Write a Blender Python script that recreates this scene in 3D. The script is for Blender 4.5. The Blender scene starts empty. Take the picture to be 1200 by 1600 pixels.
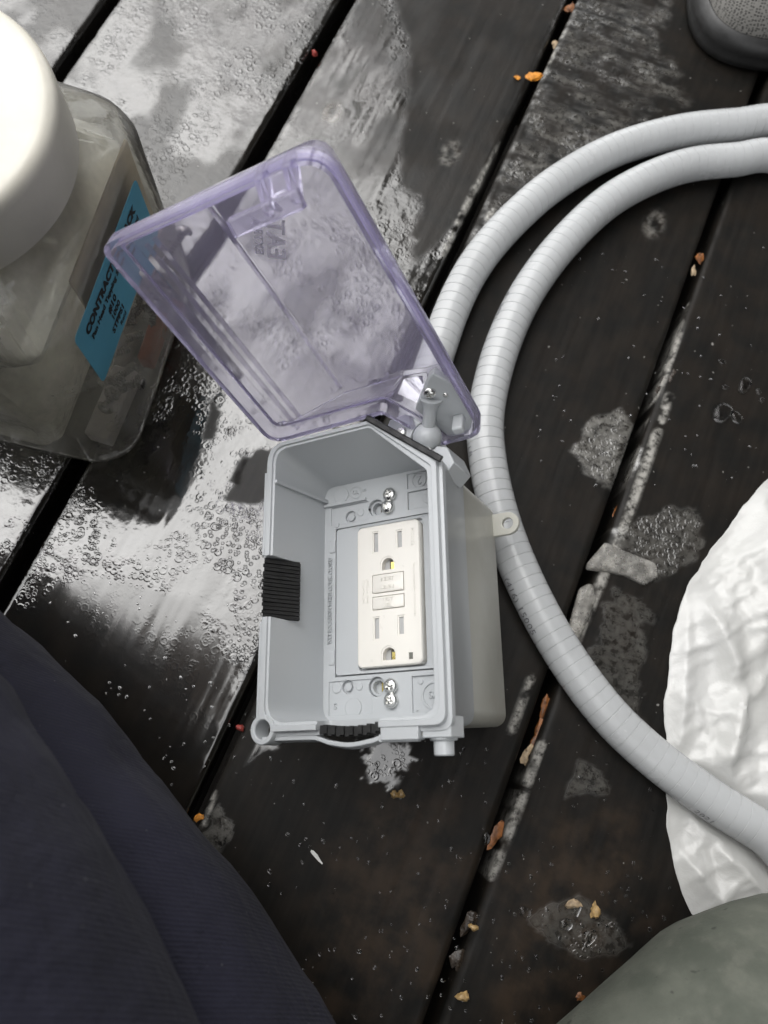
import bpy, bmesh, math, random
import numpy as np
from mathutils import Matrix, Vector

# ------------------------------------------------------------------ camera, sky, sun, exposure
scene = bpy.context.scene
random.seed(7)
CAM_H = 0.42
CAM_R = np.array([[0.9193840037, -0.3890128155, 0.0583273784],
                  [0.3893589731, 0.8788716407, -0.2756523703],
                  [0.0559700259, 0.2761406680, 0.9594861581]])
cam_data = bpy.data.cameras.new('camera')
cam_data.sensor_fit = 'VERTICAL'
cam_data.sensor_height = 24.0
cam_data.lens = 18.0
cam_data.clip_start = 0.01
cam_data.clip_end = 500.0
cam_data.dof.use_dof = True
cam_data.dof.focus_distance = 0.36
cam_data.dof.aperture_fstop = 6.5
cam = bpy.data.objects.new('camera', cam_data)
scene.collection.objects.link(cam)
m4 = Matrix([list(CAM_R[0]) + [0], list(CAM_R[1]) + [0], list(CAM_R[2]) + [CAM_H], [0, 0, 0, 1]])
cam.matrix_world = m4
scene.camera = cam

SUN_EL, SUN_AZ = math.radians(58), math.radians(-62)     # azimuth from +Y towards +X
world = bpy.data.worlds.new('World')
scene.world = world
world.use_nodes = True
wn = world.node_tree
wn.nodes.clear()
sky = wn.nodes.new('ShaderNodeTexSky')
sky.sky_type = 'NISHITA'
sky.sun_disc = False
sky.sun_elevation = SUN_EL
sky.sun_rotation = SUN_AZ
sky.dust_density = 6.0
sky.air_density = 1.0
hs = wn.nodes.new('ShaderNodeHueSaturation')
hs.inputs['Saturation'].default_value = 0.10
bg = wn.nodes.new('ShaderNodeBackground')
bg.inputs['Strength'].default_value = 0.15
wo = wn.nodes.new('ShaderNodeOutputWorld')
# thick cloud evens the sky out
gm = wn.nodes.new('ShaderNodeGamma')
gm.inputs['Gamma'].default_value = 0.35
gain = wn.nodes.new('ShaderNodeVectorMath')
gain.operation = 'SCALE'
gain.inputs['Scale'].default_value = 4.2
wn.links.new(sky.outputs[0], hs.inputs['Color'])
wn.links.new(hs.outputs[0], gm.inputs['Color'])
wn.links.new(gm.outputs[0], gain.inputs[0])
wn.links.new(gain.outputs[0], bg.inputs['Color'])
wn.links.new(bg.outputs[0], wo.inputs['Surface'])

sun_data = bpy.data.lights.new('sun', 'SUN')
sun_data.energy = 0.6
sun_data.angle = math.radians(60)
sun_data.color = (1.0, 0.97, 0.92)
sun = bpy.data.objects.new('sun', sun_data)
scene.collection.objects.link(sun)
sdir = Vector((math.sin(SUN_AZ) * math.cos(SUN_EL), math.cos(SUN_AZ) * math.cos(SUN_EL), math.sin(SUN_EL)))
sun.rotation_euler = sdir.to_track_quat('Z', 'Y').to_euler()
sun.location = sdir * 5

scene.view_settings.view_transform = 'Standard'
scene.view_settings.look = 'None'
scene.view_settings.gamma = 1.0
scene.view_settings.use_curve_mapping = False
scene.view_settings.exposure = 1.05
try:
    scene.cycles.use_denoising = True
    scene.cycles.max_bounces = 14
    scene.cycles.transmission_bounces = 12
    scene.cycles.transparent_max_bounces = 16
    scene.cycles.sample_clamp_indirect = 6.0
except Exception:
    pass
bpy.context.view_layer.update()

# ------------------------------------------------------------------ helpers
COL = scene.collection


def ray(px, py):
    return CAM_R @ np.array([(px - 600) / 1200.0, -(py - 800) / 1200.0, -1.0])


def at(px, py, z=0.0):
    """the point at height z above the deck that lies on a photo pixel's ray"""
    r = ray(px, py)
    t = (z - CAM_H) / r[2]
    return np.array([0, 0, CAM_H]) + r * t


def tag(o, label=None, cat=None, group=None, kind=None):
    if label: o['label'] = label
    if cat: o['category'] = cat
    if group: o['group'] = group
    if kind: o['kind'] = kind
    return o


def link(name, me, mat=None, parent=None, smooth=40):
    o = bpy.data.objects.new(name, me)
    COL.objects.link(o)
    if mat is not None:
        me.materials.clear()
        me.materials.append(mat)
    if smooth is not None and len(me.polygons):
        me.polygons.foreach_set('use_smooth', [True] * len(me.polygons))
        me.set_sharp_from_angle(angle=math.radians(smooth))
    if parent is not None:
        o.parent = parent
    return o


def bm_obj(name, bm, mat=None, parent=None, smooth=40, recalc=True):
    if recalc:
        bmesh.ops.recalc_face_normals(bm, faces=bm.faces)
    me = bpy.data.meshes.new(name)
    bm.to_mesh(me)
    bm.free()
    return link(name, me, mat, parent, smooth)


def empty(name, parent=None, mw=None):
    o = bpy.data.objects.new(name, None)
    o.empty_display_size = 0.02
    COL.objects.link(o)
    if parent is not None: o.parent = parent
    if mw is not None: o.matrix_world = mw
    return o


def bevel(o, w, seg=2, ang=35):
    m = o.modifiers.new('bevel', 'BEVEL')
    m.width = w
    m.segments = seg
    m.limit_method = 'ANGLE'
    m.angle_limit = math.radians(ang)
    return o


def box_bm(bm, lo, hi, s=0.001, mat=None):
    vs = []
    for z in (lo[2], hi[2]):
        for x, y in ((lo[0], lo[1]), (hi[0], lo[1]), (hi[0], hi[1]), (lo[0], hi[1])):
            v = Vector((x * s, y * s, z * s))
            if mat is not None: v = mat @ v
            vs.append(bm.verts.new(v))
    for f in ((3, 2, 1, 0), (4, 5, 6, 7), (0, 1, 5, 4), (1, 2, 6, 5), (2, 3, 7, 6), (3, 0, 4, 7)):
        bm.faces.new([vs[i] for i in f])


def loops_bm(bm, loops, cap0=True, cap1=True, closed=False):
    """skin a list of equal-length closed loops of points"""
    rows = [[bm.verts.new(Vector(p)) for p in L] for L in loops]
    n = len(rows[0])
    R = len(rows)
    for i in range(R if closed else R - 1):
        a, b = rows[i], rows[(i + 1) % R]
        for j in range(n):
            k = (j + 1) % n
            bm.faces.new((a[j], a[k], b[k], b[j]))
    if not closed:
        if cap0: bm.faces.new(list(reversed(rows[0])))
        if cap1: bm.faces.new(rows[-1])
    return rows


def cyl_bm(bm, c, axis, r, h0, h1, n=24, prof=None, s=0.001):
    """lathe around axis through c; prof = [(radius, height)...] in mm"""
    ax = Vector(axis).normalized()
    u = ax.orthogonal().normalized()
    v = ax.cross(u)
    prof = prof or [(r, h0), (r, h1)]
    loops = []
    for rr, hh in prof:
        loops.append([(Vector(c) + ax * hh + (u * math.cos(2 * math.pi * i / n) + v * math.sin(2 * math.pi * i / n)) * rr) * s for i in range(n)])
    loops_bm(bm, loops)


def rrect(x0, x1, y0, y1, r, n=6, ch=None):
    """rounded rectangle loop; r = radius or four radii (BL, BR, TR, TL)"""
    r = (r,) * 4 if not hasattr(r, '__len__') else r
    pts = []
    for (cx, cy, a0, rr) in ((x0 + r[0], y0 + r[0], math.pi, r[0]), (x1 - r[1], y0 + r[1], 1.5 * math.pi, r[1]),
                             (x1 - r[2], y1 - r[2], 0, r[2]), (x0 + r[3], y1 - r[3], 0.5 * math.pi, r[3])):
        for i in range(n + 1):
            a = a0 + 0.5 * math.pi * i / n
            pts.append((cx + rr * math.cos(a), cy + rr * math.sin(a)))
    return pts


def rpoly(pts, rad, n=5):
    """polygon with rounded corners, rad one radius per corner"""
    out = []
    N = len(pts)
    for i in range(N):
        p = np.array(pts[i], float); a = np.array(pts[i - 1], float); b = np.array(pts[(i + 1) % N], float)
        u = (a - p) / np.linalg.norm(a - p); v = (b - p) / np.linalg.norm(b - p)
        th = math.acos(max(-1, min(1, u.dot(v))))
        d = min(rad[i] / math.tan(th / 2), 0.48 * np.linalg.norm(a - p), 0.48 * np.linalg.norm(b - p))
        p0, p1 = p + u * d, p + v * d
        for k in range(n + 1):
            t = k / n
            out.append(tuple((1 - t) ** 2 * p0 + 2 * t * (1 - t) * p + t * t * p1))
    return out


def L3(loop, z, s=0.001):
    return [(x * s, y * s, z * s) for x, y in loop]


def text_mesh(txt, size, depth=0.0, align='CENTER', spacing=1.0, bold=0.0):
    cu = bpy.data.curves.new('text', 'FONT')
    cu.body = txt
    cu.size = size
    cu.extrude = depth
    cu.offset = bold
    cu.align_x = align
    cu.align_y = 'CENTER'
    cu.space_character = spacing
    cu.resolution_u = 3
    o = bpy.data.objects.new('text', cu)
    COL.objects.link(o)
    bpy.context.view_layer.update()
    me = bpy.data.meshes.new_from_object(o.evaluated_get(bpy.context.evaluated_depsgraph_get()))
    bpy.data.objects.remove(o)
    bpy.data.curves.remove(cu)
    return me


def boolean(o, cutters):
    """subtract the cutters; everything is given in the part's own frame and cut at millimetre scale"""
    par = o.parent
    o.parent = None
    o.matrix_world = Matrix.Identity(4)
    K, Ki = Matrix.Scale(1000, 4), Matrix.Scale(0.001, 4)
    o.data.transform(K)
    mats = list(o.data.materials)
    for i, c in enumerate(cutters):
        c.data.transform(K)
        for solver in ('EXACT', 'FAST'):
            m = o.modifiers.new('cut', 'BOOLEAN')
            m.object = c
            m.operation = 'DIFFERENCE'
            m.solver = solver
            bpy.context.view_layer.update()
            me = bpy.data.meshes.new_from_object(o.evaluated_get(bpy.context.evaluated_depsgraph_get()))
            o.modifiers.clear()
            if len(me.polygons) >= 0.8 * len(o.data.polygons):
                o.data = me
                break
            print('boolean step failed', o.name, i, solver)
    me = o.data
    me.transform(Ki)
    me.materials.clear()
    for mt in mats: me.materials.append(mt)
    for c in cutters:
        bpy.data.objects.remove(c)
    me.polygons.foreach_set('use_smooth', [True] * len(me.polygons))
    me.set_sharp_from_angle(angle=math.radians(32))
    o.parent = par
    o.matrix_basis = Matrix.Identity(4)
    print('boolean', o.name, len(me.polygons))
    return o


def _hash(ix, iy, seed):
    h = (ix.astype(np.int64) * 374761393 + iy.astype(np.int64) * 668265263 + seed * 1442695041) & 0x7fffffff
    h = ((h ^ (h >> 13)) * 1274126177) & 0x7fffffff
    return ((h ^ (h >> 16)) & 0xffff) / 65535.0


def vnoise(x, y, seed=0):
    ix, iy = np.floor(x), np.floor(y)
    fx, fy = x - ix, y - iy
    fx = fx * fx * (3 - 2 * fx); fy = fy * fy * (3 - 2 * fy)
    a, b = _hash(ix, iy, seed), _hash(ix + 1, iy, seed)
    c, d = _hash(ix, iy + 1, seed), _hash(ix + 1, iy + 1, seed)
    return (a * (1 - fx) + b * fx) * (1 - fy) + (c * (1 - fx) + d * fx) * fy


def fbm(x, y, seed=0, octv=4):
    s, a, t = 0, 0.5, 0
    for i in range(octv):
        s = s + a * vnoise(x * 2 ** i, y * 2 ** i, seed + i * 17)
        t += a
        a *= 0.5
    return s / t


def sdf(poly, X, Y):
    """signed distance to polygon, negative inside"""
    P = np.asarray(poly, float)
    d = np.full(X.shape, 1e9)
    ins = np.zeros(X.shape, bool)
    for i in range(len(P)):
        a, b = P[i - 1], P[i]
        e = b - a
        wx, wy = X - a[0], Y - a[1]
        t = np.clip((wx * e[0] + wy * e[1]) / (e @ e + 1e-18), 0, 1)
        d = np.minimum(d, np.hypot(wx - e[0] * t, wy - e[1] * t))
        c = ((a[1] <= Y) & (b[1] > Y)) | ((b[1] <= Y) & (a[1] > Y))
        xx = a[0] + (Y - a[1]) / (e[1] if abs(e[1]) > 1e-15 else 1e-15) * e[0]
        ins ^= c & (X < xx)
    return np.where(ins, -d, d)


def sstep(a, b, x):
    t = np.clip((x - a) / (b - a), 0, 1)
    return t * t * (3 - 2 * t)


# ------------------------------------------------------------------ materials
class NT:
    def __init__(self, name):
        self.m = bpy.data.materials.new(name)
        self.m.use_nodes = True
        self.t = self.m.node_tree
        self.t.nodes.clear()
        self.out = self.n('ShaderNodeOutputMaterial')

    def n(self, typ, **kw):
        nd = self.t.nodes.new(typ)
        for k, v in kw.items():
            if k.startswith('i_'):
                nd.inputs[k[2:].replace('_', ' ')].default_value = v
            else:
                setattr(nd, k, v)
        return nd

    def l(self, a, b):
        self.t.links.new(a, b)

    def obj(self):
        return self.n('ShaderNodeTexCoord').outputs['Object']

    def noise(self, scale, detail=4, rough=0.55, vec=None, dist=0.0):
        nd = self.n('ShaderNodeTexNoise')
        nd.inputs['Scale'].default_value = scale
        nd.inputs['Detail'].default_value = detail
        nd.inputs['Roughness'].default_value = rough
        nd.inputs['Distortion'].default_value = dist
        self.l(vec or self.obj(), nd.inputs['Vector'])
        return nd.outputs['Fac']

    def mapping(self, scale, vec=None):
        mp = self.n('ShaderNodeMapping')
        mp.inputs['Scale'].default_value = scale
        self.l(vec or self.obj(), mp.inputs['Vector'])
        return mp.outputs[0]

    def ramp(self, fac, lo, hi, a=0.0, b=1.0, smooth=True):
        r = self.n('ShaderNodeMapRange')
        r.interpolation_type = 'SMOOTHSTEP' if smooth else 'LINEAR'
        r.inputs['From Min'].default_value = lo
        r.inputs['From Max'].default_value = hi
        r.inputs['To Min'].default_value = a
        r.inputs['To Max'].default_value = b
        self.l(fac, r.inputs['Value'])
        return r.outputs[0]

    def math(self, op, a, b=None):
        nd = self.n('ShaderNodeMath')
        nd.operation = op
        for i, x in enumerate((a, b)):
            if x is None: continue
            if hasattr(x, 'links'): self.l(x, nd.inputs[i])
            else: nd.inputs[i].default_value = x
        return nd.outputs[0]

    def mix(self, fac, a, b):
        nd = self.n('ShaderNodeMix')
        nd.data_type = 'RGBA'
        for x, key in ((fac, 0), (a, 6), (b, 7)):
            if hasattr(x, 'links'): self.l(x, nd.inputs[key])
            else: nd.inputs[key].default_value = x if key == 0 else (list(x) + [1])[:4]
        return nd.outputs[2]

    def attr(self, name):
        a = self.n('ShaderNodeAttribute')
        a.attribute_name = name
        return a.outputs['Fac']

    def bump(self, h, strength, dist, normal=None):
        b = self.n('ShaderNodeBump')
        b.inputs['Distance'].default_value = dist
        if hasattr(strength, 'links'): self.l(strength, b.inputs['Strength'])
        else: b.inputs['Strength'].default_value = strength
        self.l(h, b.inputs['Height'])
        if normal is not None: self.l(normal, b.inputs['Normal'])
        return b.outputs[0]

    def bsdf(self, color=None, rough=None, **kw):
        p = self.n('ShaderNodeBsdfPrincipled')
        for x, key in ((color, 'Base Color'), (rough, 'Roughness')):
            if x is None: continue
            if hasattr(x, 'links'): self.l(x, p.inputs[key])
            else: p.inputs[key].default_value = x if key == 'Roughness' else (list(x) + [1])[:4]
        for k, v in kw.items():
            key = k.replace('_', ' ')
            if hasattr(v, 'links'): self.l(v, p.inputs[key])
            else: p.inputs[key].default_value = v
        return p

    def done(self, sh):
        self.l(sh.outputs[0] if hasattr(sh, 'outputs') else sh, self.out.inputs['Surface'])
        return self.m


def plain(name, col, rough=0.4, var=0.12, nscale=60, bump=0.0, bscale=400, metal=0.0, spec=0.5, rnd=0.0, rvar=0.06, **kw):
    t = NT(name)
    f = t.noise(nscale, 5)
    c2 = [c * (1 - var) for c in col]
    c1 = [min(1, c * (1 + var)) for c in col]
    c = t.mix(t.ramp(f, 0.3, 0.7), c2, c1)
    rr = t.ramp(t.noise(nscale * 2.3, 3), 0.3, 0.7, max(0.02, rough - rvar), rough + rvar)
    p = t.bsdf(c, rr, Metallic=metal, **kw)
    p.inputs['Specular IOR Level'].default_value = spec
    nrm = None
    if rnd:
        bv = t.n('ShaderNodeBevel'); bv.samples = 4; bv.inputs['Radius'].default_value = rnd
        nrm = bv.outputs[0]
    if bump: nrm = t.bump(t.noise(bscale, 4), 1.0, bump, nrm)
    if nrm is not None: t.l(nrm, p.inputs['Normal'])
    return t.done(p)


M = {}
M['gray'] = plain('grey_plastic', (0.475, 0.495, 0.51), 0.30, 0.006, 40, rnd=0.0005, rvar=0.012)
M['gray_dark'] = plain('grey_plastic_floor', (0.455, 0.475, 0.49), 0.36, 0.006, 40, rnd=0.0004, rvar=0.012)
M['gasket'] = plain('black_gasket', (0.03, 0.03, 0.03), 0.6, 0.2, 300, 0.0002, 600)
M['rubber'] = plain('black_rubber', (0.018, 0.018, 0.018), 0.45, 0.2, 200, 0.00006, 1500)
M['paint'] = plain('painted_metal', (0.46, 0.455, 0.41), 0.34, 0.03, 30, 0.00003, 900)
M['cream'] = plain('cream_plastic', (0.80, 0.775, 0.72), 0.33, 0.01, 60, rnd=0.0002)
M['slot'] = plain('slot_shutter', (0.42, 0.42, 0.42), 0.5, 0.05, 200)
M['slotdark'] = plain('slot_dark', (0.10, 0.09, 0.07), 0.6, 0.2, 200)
M['brass'] = plain('brass', (0.75, 0.62, 0.22), 0.3, 0.1, 300, metal=1.0)
M['zinc'] = plain('zinc_screw', (0.72, 0.72, 0.70), 0.22, 0.12, 500, 0.0001, 1500, metal=1.0)
M['steelscrew'] = plain('dull_steel_screw', (0.30, 0.29, 0.275), 0.30, 0.3, 400, 0.0001, 900, metal=1.0)
M['led'] = plain('led_window', (0.16, 0.16, 0.14), 0.2, 0.05, 200)
M['conduit'] = plain('conduit_pvc', (0.435, 0.445, 0.452), 0.22, 0.04, 25, 0.00003, 260)
M['ink'] = plain('printed_ink', (0.13, 0.13, 0.14), 0.5, 0.5, 900)
M['lidwhite'] = plain('white_lid', (0.66, 0.635, 0.56), 0.42, 0.06, 40, 0.00006, 500)
M['labelblue'] = plain('blue_label', (0.10, 0.36, 0.50), 0.42, 0.06, 30)
M['black_ink'] = plain('black_ink', (0.012, 0.012, 0.014), 0.5, 0.2, 300)
M['tan'] = plain('tan_card', (0.80, 0.70, 0.54), 0.7, 0.08, 50)
M['orange'] = plain('orange_plastic', (0.42, 0.12, 0.06), 0.45, 0.15, 80)
M['milk'] = plain('milky_plastic', (0.62, 0.58, 0.56), 0.45, 0.1, 60)
M['soffit'] = plain('soffit_board', (0.13, 0.125, 0.115), 0.7, 0.15, 3)
M['siding'] = plain('house_siding', (0.16, 0.16, 0.16), 0.7, 0.15, 3)
M['skin'] = plain('skin', (0.42, 0.27, 0.2), 0.5, 0.05, 20)
M['hair'] = plain('dark_hair', (0.03, 0.022, 0.018), 0.6, 0.3, 120)
M['ground'] = plain('bare_soil', (0.03, 0.025, 0.02), 0.9, 0.4, 8, 0.01, 12)
M['leaf'] = plain('orange_leaf', (0.20, 0.075, 0.022), 0.4, 0.6, 260, 0.0004, 700)
M['leaf2'] = plain('bright_orange_leaf', (0.62, 0.24, 0.02), 0.5, 0.4, 260, 0.0004, 700)
M['chip'] = plain('pale_wood_chip', (0.36, 0.27, 0.17), 0.6, 0.4, 300, 0.0004, 700)
M['bark'] = plain('wet_bark', (0.030, 0.022, 0.016), 0.3, 0.5, 260, 0.0006, 500)
M['berry'] = plain('red_berry', (0.35, 0.06, 0.05), 0.35, 0.3, 300)
M['seed'] = plain('tan_seed', (0.42, 0.28, 0.12), 0.35, 0.3, 400)
M['crust'] = plain('grey_ice_crust', (0.62, 0.60, 0.56), 0.30, 0.4, 180, 0.0008, 420, Transmission_Weight=0.72, IOR=1.31)
M['sliver'] = plain('white_sliver', (0.7, 0.7, 0.68), 0.5, 0.1, 300)


def clear_plastic(name, rough, haze, hazecol, vcol, dens, grit=0.0):
    t = NT(name)
    r = t.ramp(t.noise(900, 2), 0.3, 0.7, rough * 0.8, rough * 1.2)
    p = t.bsdf((0.985, 0.98, 1.0), r, Transmission_Weight=1.0, IOR=1.45)
    d = t.n('ShaderNodeBsdfDiffuse'); d.inputs[0].default_value = hazecol + (1,)
    tl = t.n('ShaderNodeBsdfTranslucent'); tl.inputs[0].default_value = hazecol + (1,)
    m1 = t.n('ShaderNodeMixShader'); m1.inputs[0].default_value = 0.5
    t.l(d.outputs[0], m1.inputs[1]); t.l(tl.outputs[0], m1.inputs[2])
    m2 = t.n('ShaderNodeMixShader')
    t.l(t.ramp(t.noise(25, 4), 0.3, 0.7, haze * 0.8, haze * 1.2), m2.inputs[0])
    t.l(p.outputs[0], m2.inputs[1]); t.l(m1.outputs[0], m2.inputs[2])
    if grit:
        t.l(t.bump(t.noise(2600, 2), 0.7, grit), p.inputs['Normal'])
    va = t.n('ShaderNodeVolumeAbsorption')
    va.inputs['Color'].default_value = vcol + (1,)
    va.inputs['Density'].default_value = dens
    t.l(va.outputs[0], t.out.inputs['Volume'])
    return t.done(m2)


M['clear'] = clear_plastic('lavender_clear_plastic', 0.05, 0.20, (0.78, 0.74, 0.90), (0.62, 0.55, 0.96), 48.0)
M['letter'] = clear_plastic('lettering_painted_glint', 0.2, 0.75, (0.86, 0.84, 0.90), (0.86, 0.84, 0.94), 5.0)  # paler and hazier: the letters' specular edge glints are put into the colour
M['frost'] = clear_plastic('lavender_frosted_plastic', 0.48, 0.52, (0.50, 0.485, 0.50), (0.86, 0.84, 0.94), 10.0)


def thin_plastic(name, tint, haze, hazecol, rough=0.12, bumpd=0.0006, bscale=45, transl=0.5):
    t = NT(name)
    tr = t.n('ShaderNodeBsdfTransparent')
    tr.inputs[0].default_value = tint + (1,)
    df = t.n('ShaderNodeBsdfDiffuse')
    df.inputs[0].default_value = hazecol + (1,)
    tl = t.n('ShaderNodeBsdfTranslucent')
    tl.inputs[0].default_value = hazecol + (1,)
    gl = t.n('ShaderNodeBsdfGlossy')
    gl.inputs['Roughness'].default_value = rough
    nb = t.bump(t.noise(bscale, 4, 0.6), 1.0, bumpd)
    t.l(nb, gl.inputs['Normal'])
    m1 = t.n('ShaderNodeMixShader'); m1.inputs[0].default_value = transl
    t.l(df.outputs[0], m1.inputs[1]); t.l(tl.outputs[0], m1.inputs[2])
    m2 = t.n('ShaderNodeMixShader')
    t.l(t.ramp(t.noise(bscale * 0.8, 5, 0.65), 0.3, 0.75, haze * 0.5, min(1, haze * 1.5)), m2.inputs[0])
    t.l(tr.outputs[0], m2.inputs[1]); t.l(m1.outputs[0], m2.inputs[2])
    fr = t.n('ShaderNodeFresnel'); fr.inputs['IOR'].default_value = 1.5
    t.l(nb, fr.inputs['Normal'])
    m3 = t.n('ShaderNodeMixShader')
    t.l(fr.outputs[0], m3.inputs[0])
    t.l(m2.outputs[0], m3.inputs[1]); t.l(gl.outputs[0], m3.inputs[2])
    return t.done(m3)


M['jar'] = thin_plastic('jar_plastic', (0.98, 0.98, 0.96), 0.24, (0.92, 0.90, 0.84), 0.10, 0.0012, 30)
M['innerbag'] = thin_plastic('bag_inside_jar', (0.9, 0.9, 0.86), 0.98, (0.96, 0.94, 0.86), 0.25, 0.004, 30, 0.10)
M['whitebag'] = None


def white_bag():
    t = NT('white_bag_plastic')
    p = t.bsdf(t.mix(t.ramp(t.noise(14, 4), 0.35, 0.7), (0.50, 0.50, 0.485), (0.55, 0.55, 0.54)), 0.26)
    p.inputs['Subsurface Weight'].default_value = 0.0
    h = t.math('ADD', t.math('MULTIPLY', t.noise(60, 5, 0.6, None, 0.6), 1.0), t.math('MULTIPLY', t.noise(240, 4), 0.25))
    t.l(t.bump(h, 1.0, 0.0007), p.inputs['Normal'])
    return t.done(p)


M['whitebag'] = white_bag()


def cloth(name, c1, c2, twill=2600, bump=0.00025):
    t = NT(name)
    big = t.ramp(t.noise(18, 5, 0.6), 0.3, 0.7)
    wv = t.n('ShaderNodeTexWave')
    wv.inputs['Scale'].default_value = twill / 6.28 / 2
    wv.inputs['Distortion'].default_value = 2.0
    wv.inputs['Detail'].default_value = 2.0
    wv.inputs['Detail Scale'].default_value = 3.0
    mp = t.n('ShaderNodeMapping')
    mp.inputs['Rotation'].default_value = (0.3, 0.2, 1.15)
    t.l(t.obj(), mp.inputs['Vector'])
    t.l(mp.outputs[0], wv.inputs['Vector'])
    fuzz = t.noise(900, 3)
    c = t.mix(big, c1, c2)
    c = t.mix(t.math('MULTIPLY', t.math('MULTIPLY', wv.outputs['Fac'], fuzz), 0.7), c, [min(1, x * 1.7) for x in c2])
    lint = t.ramp(t.noise(420, 1, 0.4), 0.775, 0.80, 0, 0.6)
    c = t.mix(lint, c, (0.16, 0.16, 0.17))
    p = t.bsdf(c, 0.85)
    p.inputs['Sheen Weight'].default_value = 0.03
    p.inputs['Sheen Roughness'].default_value = 0.4
    b1 = t.bump(wv.outputs['Fac'], 0.5, bump)
    b2 = t.bump(t.noise(55, 4), 0.7, 0.004, b1)
    t.l(b2, p.inputs['Normal'])
    return t.done(p)


M['navy'] = cloth('navy_twill', (0.0075, 0.0075, 0.016), (0.0125, 0.0125, 0.027))


def olive():
    t = NT('olive_worn_cloth')
    n1 = t.noise(28, 6, 0.62)
    n2 = t.noise(110, 5, 0.6)
    c = t.mix(t.ramp(n1, 0.32, 0.68), (0.070, 0.078, 0.062), (0.118, 0.125, 0.102))
    c = t.mix(t.ramp(n2, 0.5, 0.75, 0, 0.45), c, (0.15, 0.148, 0.125))
    sp = t.ramp(t.noise(160, 2, 0.5), 0.68, 0.76, 0, 0.75)
    c = t.mix(sp, c, (0.03, 0.033, 0.028))
    p = t.bsdf(c, 0.8)
    cr = t.noise(22, 4, 0.6, None, 1.5)
    crease = t.ramp(t.math('ABSOLUTE', t.math('SUBTRACT', cr, 0.5)), 0.0, 0.012)
    b1 = t.bump(t.noise(700, 4), 0.5, 0.0004)
    b2 = t.bump(crease, 0.15, 0.001, b1)
    t.l(b2, p.inputs['Normal'])
    return t.done(p)


M['olive'] = olive()


def shoe_mesh():
    t = NT('shoe_mesh_fabric')
    mp = t.mapping((1, 0.6, 1))
    v = t.n('ShaderNodeTexVoronoi')
    v.inputs['Scale'].default_value = 800
    v.inputs['Randomness'].default_value = 0.35
    t.l(mp, v.inputs['Vector'])
    hole = t.ramp(v.outputs['Distance'], 0.22, 0.42)
    c = t.mix(hole, (0.012, 0.012, 0.012), (0.15, 0.145, 0.135))
    p = t.bsdf(c, 0.8)
    t.l(t.bump(hole, 1.0, 0.0008), p.inputs['Normal'])
    return t.done(p)


M['shoemesh'] = shoe_mesh()


def deck_mat():
    t = NT('wet_dark_deck_paint')
    tc = t.n('ShaderNodeTexCoord').outputs['Object']
    wet, bub, res, brown = (t.attr(k) for k in ('wet', 'bub', 'res', 'brown'))
    grain = t.noise(1, 5, 0.6, t.mapping((260, 22, 60), tc))
    fine = t.noise(520, 4, 0.6, tc)
    c = t.mix(t.ramp(grain, 0.3, 0.75), (0.006, 0.006, 0.0056), (0.011, 0.0106, 0.0096))
    c = t.mix(t.math('MULTIPLY', brown, t.ramp(t.noise(45, 5, 0.6, tc), 0.3, 0.7)), c, (0.040, 0.028, 0.019))
    rfac = t.math('MULTIPLY', res, t.ramp(t.noise(230, 5, 0.65, tc), 0.30, 0.62))
    c = t.mix(rfac, c, (0.33, 0.32, 0.295))
    speck = t.ramp(t.noise(330, 1, 0.5, tc), 0.765, 0.80)
    c = t.mix(t.math('MULTIPLY', speck, 0.6), c, (0.30, 0.29, 0.27))
    # bubble rings left in the film
    def rings(scale):
        v = t.n('ShaderNodeTexVoronoi')
        v.inputs['Scale'].default_value = scale
        t.l(tc, v.inputs['Vector'])
        d = v.outputs['Distance']
        return t.math('SUBTRACT', t.ramp(d, 0.18, 0.32), t.ramp(d, 0.34, 0.46))
    bubm = t.ramp(t.noise(26, 3, 0.6, tc), 0.42, 0.60)
    rg = t.math('MULTIPLY', t.math('ADD', rings(170), t.math('MULTIPLY', rings(330), 0.7)), bubm)
    peel = t.noise(420, 2, 0.5, tc)
    wavy = t.noise(60, 3, 0.5, tc)
    hb = t.math('ADD', t.math('MULTIPLY', rg, 0.34), t.math('ADD', t.math('MULTIPLY', peel, 0.13), t.math('MULTIPLY', wavy, 1.3)))
    rough = t.math('ADD', t.ramp(wet, 0.0, 1.0, 0.46, 0.045, False), t.math('MULTIPLY', bub, 0.07))
    rough = t.math('ADD', rough, t.math('MULTIPLY', fine, 0.03))
    ior = t.ramp(wet, 0.0, 1.0, 1.16, 2.0, False)
    p = t.bsdf(c, rough, IOR=ior)
    b0 = t.bump(grain, t.ramp(wet, 0.0, 1.0, 0.16, 0.04, False), 0.0003)
    b1 = t.bump(hb, bub, 0.00055, b0)
    b2 = t.bump(t.noise(300, 5, 0.7, tc), res, 0.0007, b1)
    b3 = t.bump(speck, 0.35, 0.0002, b2)
    t.l(b3, p.inputs['Normal'])
    return t.done(p)


M['deck'] = deck_mat()

# ------------------------------------------------------------------ setting: ground, deck, house
bm = bmesh.new()
box_bm(bm, (-12, -12, -0.62), (12, 12, -0.60), 1.0)
tag(bm_obj('ground', bm, M['ground'], smooth=None), kind='structure')

deck = empty('deck')
tag(deck, kind='structure')


def px_poly(pts, z=0.0):
    return [at(x, y, z)[:2] for x, y in pts]


def splat(X, Y, pts, soft=0.002, warp=0.006, freq=90, seed=1, warp2=0.0):
    wx = (fbm(X * freq, Y * freq, seed) - 0.5) * 2 * warp
    wy = (fbm(X * freq, Y * freq, seed + 50) - 0.5) * 2 * warp
    d = sdf(px_poly(pts), X + wx, Y + wy)
    return 1 - sstep(-soft, soft, d)


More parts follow.
